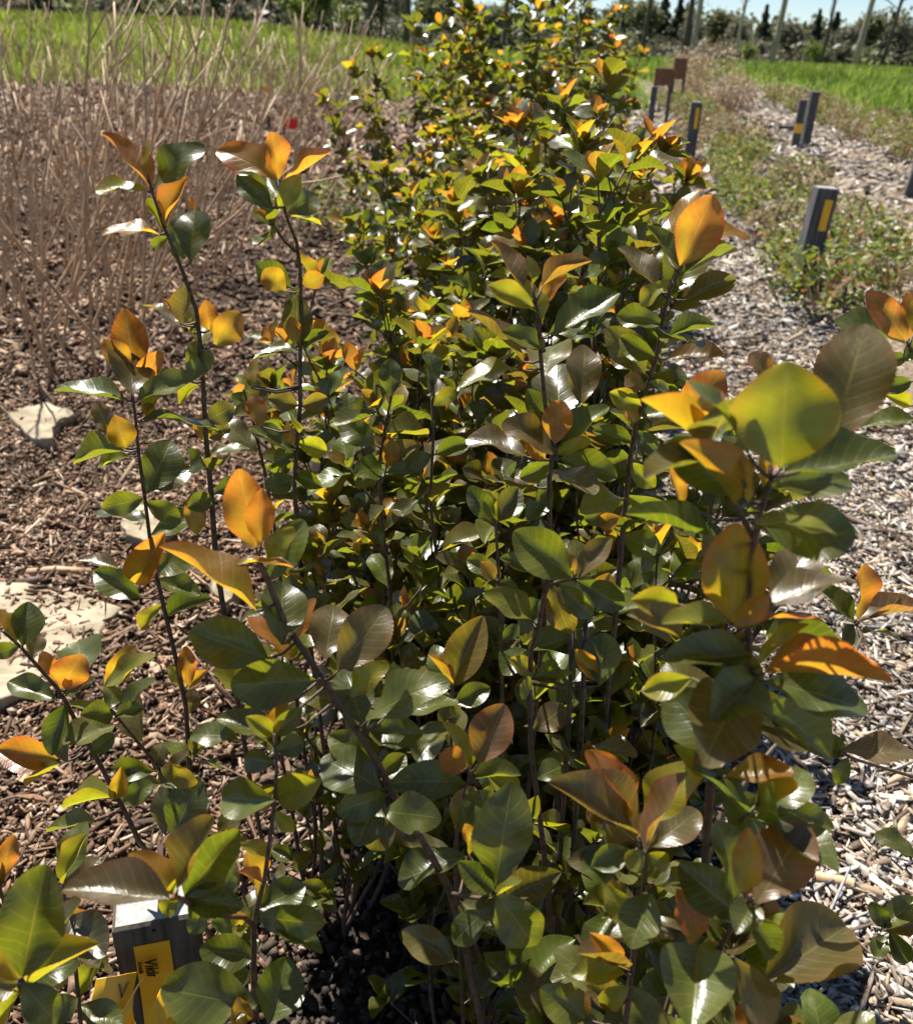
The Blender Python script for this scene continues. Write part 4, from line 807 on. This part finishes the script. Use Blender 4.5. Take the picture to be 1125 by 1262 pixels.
# ------------------------------------------------------------------ field grass
def blades(n, x, y, hmin, hmax, wd):
    g = gz(x, y); h = rng.uniform(hmin, hmax, n); a = rng.uniform(0, np.pi, n); ln_ = rng.normal(0, .35, (n, 2)) * h[:, None]
    wx, wy = np.cos(a) * wd / 2, np.sin(a) * wd / 2
    B = np.stack([x, y, g - .02], 1); mid = B + np.stack([ln_[:, 0] * .3, ln_[:, 1] * .3, h * .6], 1); tp = B + np.stack([ln_[:, 0], ln_[:, 1], h], 1); s_ = np.stack([wx, wy, 0 * wx], 1)
    V = np.stack([B - s_, B + s_, mid + s_ * .7, mid - s_ * .7, tp + s_ * .08, tp - s_ * .08], 1); i = np.arange(n)[:, None] * 6
    F = np.concatenate([i + np.array([[0, 1, 2, 3]]), i + np.array([[3, 2, 4, 5]])]); return V.reshape(-1, 3), F
n = 95000; yy = 10 + 60 * rng.uniform(0, 1, n) ** 1.7; xx = rng.uniform(-1, 1, n) * (.62 * yy + 2); keep = rng.uniform(0, 1, n) < grassy(xx, yy); xx, yy = xx[keep], yy[keep]
V, F = blades(len(xx), xx, yy, .10, .42, .012 + .0011 * yy); pal = np.array([(.13, .21, .024), (.17, .24, .035), (.10, .16, .020), (.24, .26, .06), (.15, .22, .03)])[rng.integers(0, 5, len(xx))] * rng.uniform(.75, 1.2, (len(xx), 1))
pal = pal * (1 + .9 * _n2(xx, yy, .45, 21) + .5 * _n2(xx, yy, 1.7, 22))[:, None]
pal = pal * (1 + .5 * np.where(xx < 0, 1, 0)[:, None] * np.array([.55, .12, .2]))
obj('field_grass', new_mesh('field_grass', V, F, False, [GRASS], col=np.repeat(pal, 6, 0)), kind='stuff', label='lush green grass of the field beyond the rows', cat='grass')

# ------------------------------------------------------------------ trees
def branch(b, p, d, l, r, depth, n=6):
    P = [p]; q = p
    for k in range(4): d = norm(d + rng.normal(0, .10, 3) + np.array([0, 0, .05])); q = q + d * l / 4; P.append(q)
    b.tube(P, [r * (1 - .7 * k / 4) for k in range(5)], n, False)
    if depth:
        for k in range(random.randint(3, 4)):
            j = random.randint(1, 4); a = norm(np.cross(d, rng.normal(0, 1, 3))); branch(b, P[j], norm(d * .75 + a * .75 + np.array([0, 0, .2])), l * random.uniform(.35, .6), r * .42, depth - 1, 4)
def bare_tree(px, py, D, H, r, lean, m, label, group='bare trees before the wood'):
    d = ray(px, py); x = d[0] * D / d[1]; o = thing('bare_tree', (x, D, float(gz(x, D))), label, 'tree', group)
    b = MB(); P = [np.array([lean * H * t + .12 * math.sin(5 * t), .1 * math.sin(4 * t), H * t - .3 * (t == 0)]) for t in np.linspace(0, 1, 10)]; b.tube(P, [r * .75 * (1 - .75 * t) for t in np.linspace(0, 1, 10)], 8)
    obj('trunk', b.mesh('trunk', m, True), o)
    c = MB()
    for k in range(24):
        t = random.uniform(.22, .98); i = min(int(t * 9), 8); p = P[i] + (P[i + 1] - P[i]) * (t * 9 - i); a = random.uniform(0, 6.28)
        branch(c, p, norm(np.array([math.cos(a), math.sin(a), .75])), H * random.uniform(.10, .2) * (1.15 - .6 * t), r * .22, 2, 4)
    obj('crown', c.mesh('crown', m), o)
for (px, py, D, H, r, lean, m) in ((949, 82, 46, 13, .19, .03, BARKT), (1050, 88, 48, 14, .20, .06, BARKT), (851, 68, 50, 13, .20, .02, BARKT), (756, 60, 44, 13, .18, .02, BARKT), (842, 64, 56, 12, .22, .01, BARKD), (790, 60, 52, 12, .18, .04, BARKD), (1085, 80, 55, 11, .16, .08, BARKD), (1010, 78, 58, 10, .14, .03, BARKD), (905, 70, 60, 11, .13, .02, BARKT), (500, 40, 50, 12, .24, .0, BARKD), (455, 40, 55, 12, .22, .0, BARKD), (395, 30, 58, 12, .26, -.02, BARKD), (240, 20, 60, 12, .25, .0, BARKD), (170, 18, 56, 13, .26, -.02, BARKD), (620, 50, 60, 11, .18, .0, BARKD), (700, 52, 58, 12, .16, .02, BARKT)):
    bare_tree(px, py, D, H, r, lean, m, 'tall bare tree with a pale grey trunk before the wood' if m is BARKT else 'tall bare tree with a dark trunk before the wood', 'pale bare trees' if m is BARKT else 'dark bare trees')
def crown(n, H, R, kind, pal, size):
    if kind == 'conifer':
        t = rng.uniform(.08, 1, n) ** .8; r = R * (1 - t) * rng.uniform(.4, 1.05, n) * (.8 + .3 * np.sin(t * 40)); a = rng.uniform(0, 6.28, n); c = np.stack([r * np.cos(a), r * np.sin(a), t * H], 1)
    else:
        k = 22; cc = rng.normal(0, 1, (k, 3)); cc /= np.linalg.norm(cc, axis=1)[:, None]; cc *= rng.uniform(.35, .85, (k, 1)) * np.array([R, R, H * .38]); cc[:, 2] += H * .6; i = rng.integers(0, k, n); c = cc[i] + rng.normal(0, 1, (n, 3)) * np.array([R, R, H * .4]) * .19
    a = rng.normal(0, 1, (n, 3)); a /= np.linalg.norm(a, axis=1)[:, None]; b = np.cross(a, rng.normal(0, 1, (n, 3))); b /= np.linalg.norm(b, axis=1)[:, None] + 1e-9; s_ = size * rng.uniform(.5, 1.3, (n, 1))
    V = np.stack([c - a * s_, c + b * s_ * .6, c + a * s_, c - b * s_ * .6], 1).reshape(-1, 3); col = np.array(pal)[rng.integers(0, len(pal), n)] * rng.uniform(.6, 1.3, (n, 1))
    return V, np.arange(4 * n).reshape(n, 4), np.repeat(col, 4, 0)
PCON = [(.09, .105, .06), (.11, .13, .07), (.075, .09, .055)]; POLV = [(.15, .165, .07), (.19, .20, .09), (.12, .13, .06)]; PGRY = [(.15, .135, .095), (.12, .11, .07), (.17, .15, .11), (.13, .14, .075)]; PLIM = [(.20, .25, .05), (.16, .21, .035), (.12, .16, .03)]
KIND = {}
for kd, (H, R, shp, pal, nn_, sz) in {'con': (6.0, 1.6, 'conifer', PCON, 2200, .22), 'olv': (5.2, 1.9, 'round', POLV, 2000, .20), 'gry': (4.6, 2.0, 'round', PGRY, 1800, .17), 'lim': (2.2, 1.1, 'round', PLIM, 900, .12)}.items():
    V, F, C = crown(nn_, H, R, shp, pal, sz); b = MB(); b.tube([(0, 0, -.3), (.05, 0, H * .4), (0, .05, H * .85)], [.14, .10, .03], 6)
    if shp == 'round':
        for k in range(7):
            a = random.uniform(0, 6.28); b.tube([(0, 0, H * .3), (R * .4 * math.cos(a), R * .4 * math.sin(a), H * .55), (R * .75 * math.cos(a), R * .75 * math.sin(a), H * .8)], [.06, .04, .015], 4)
    KIND[kd] = (new_mesh('crown', V, F, False, [TINT_LEAF], col=C), b.mesh('trunk', BARKD))
def wood_tree(px, D, kd, s_, label, group):
    d = ray(px, 70); x = d[0] * D / d[1]; o = thing('tree', (x, D, float(gz(x, D))), label, 'tree', group, random.uniform(0, 6.28)); s_ = s_ * (.78 if kd == 'con' else .9); o.scale = (s_ * (1.3 if kd == 'con' else 1), s_, s_ * random.uniform(.9, 1.15)); obj('crown', KIND[kd][0], o); obj('trunk', KIND[kd][1], o)
for (px, D, kd, s_) in ((830, 84, 'con', 1.0), (812, 90, 'con', 1.05), (790, 84, 'olv', .9), (1000, 86, 'con', .9), (1022, 92, 'con', 1.0), (1065, 84, 'olv', .85), (935, 90, 'con', .85), (880, 86, 'olv', .8), (765, 88, 'olv', 1.0), (1110, 82, 'gry', .9), (1040, 80, 'gry', .75), (970, 82, 'gry', .75), (905, 80, 'gry', .75), (850, 78, 'gry', .7), (1090, 90, 'con', .9), (395, 48, 'lim', 1.3), (375, 50, 'lim', 1.1), (430, 52, 'lim', .9), (1006, 60, 'lim', .7), (922, 58, 'lim', .6),
                        (60, 60, 'olv', 1.3), (130, 62, 'gry', 1.3), (210, 64, 'olv', 1.2), (290, 60, 'gry', 1.3), (330, 62, 'olv', 1.1), (15, 64, 'gry', 1.4), (470, 70, 'gry', 1.0), (530, 74, 'olv', .8), (590, 80, 'gry', .8), (650, 80, 'olv', .8), (720, 84, 'con', .8)):
    wood_tree(px, D, kd, s_, {'con': 'dark pointed evergreen in the wood behind the field', 'olv': 'olive rounded tree in the wood behind the field', 'gry': 'grey-brown leafless round tree in the wood behind the field', 'lim': 'small fresh-green leafing tree in front of the wood'}[kd], {'con': 'evergreens in the wood', 'olv': 'olive trees in the wood', 'gry': 'grey-brown trees in the wood', 'lim': 'fresh-green small trees'}[kd])
Vs, Fs, Cs = [], [], []; b0 = 0
for k in range(90):
    px = random.uniform(-120, 1250); D = random.uniform(96, 125); d = ray(px, 60); x = d[0] * D / d[1]; left = px < 440; H = random.uniform(4.0, 5.8) * (1.5 if left else 1.0)
    V, F, C = crown(420, H, random.uniform(2.0, 3.2), random.choice(['conifer', 'round', 'round', 'round']), random.choice([PCON, POLV, PGRY, PGRY]), .36); V = V + np.array([x, D, float(gz(x, D)) - .3]); Vs.append(V); Fs.append(F + b0); Cs.append(C); b0 += len(V)
obj('distant_woodland', new_mesh('distant_woodland', np.concatenate(Vs), np.concatenate(Fs), False, [TINT_LEAF], col=np.concatenate(Cs)), kind='stuff', label='hazy mixed wood closing off the far side of the field', cat='woodland')
Vs, Fs, Cs = [], [], []; b0 = 0
for k in range(260):
    px = random.uniform(-150, 1280); D = random.uniform(76, 95) if px > 430 else random.uniform(56, 70); d = ray(px, 60); x = d[0] * D / d[1]
    V, F, C = crown(170, random.uniform(1.6, 3.0), random.uniform(1.3, 2.2), 'round', random.choice([POLV, PGRY, PGRY, PGRY, PCON]), .26); V = V + np.array([x, D, float(gz(x, D)) - .7]); Vs.append(V); Fs.append(F + b0); Cs.append(C); b0 += len(V)
obj('woodland_understorey', new_mesh('woodland_understorey', np.concatenate(Vs), np.concatenate(Fs), False, [TINT_LEAF], col=np.concatenate(Cs)), kind='stuff', label='tangled grey-brown brush along the foot of the wood', cat='brush')
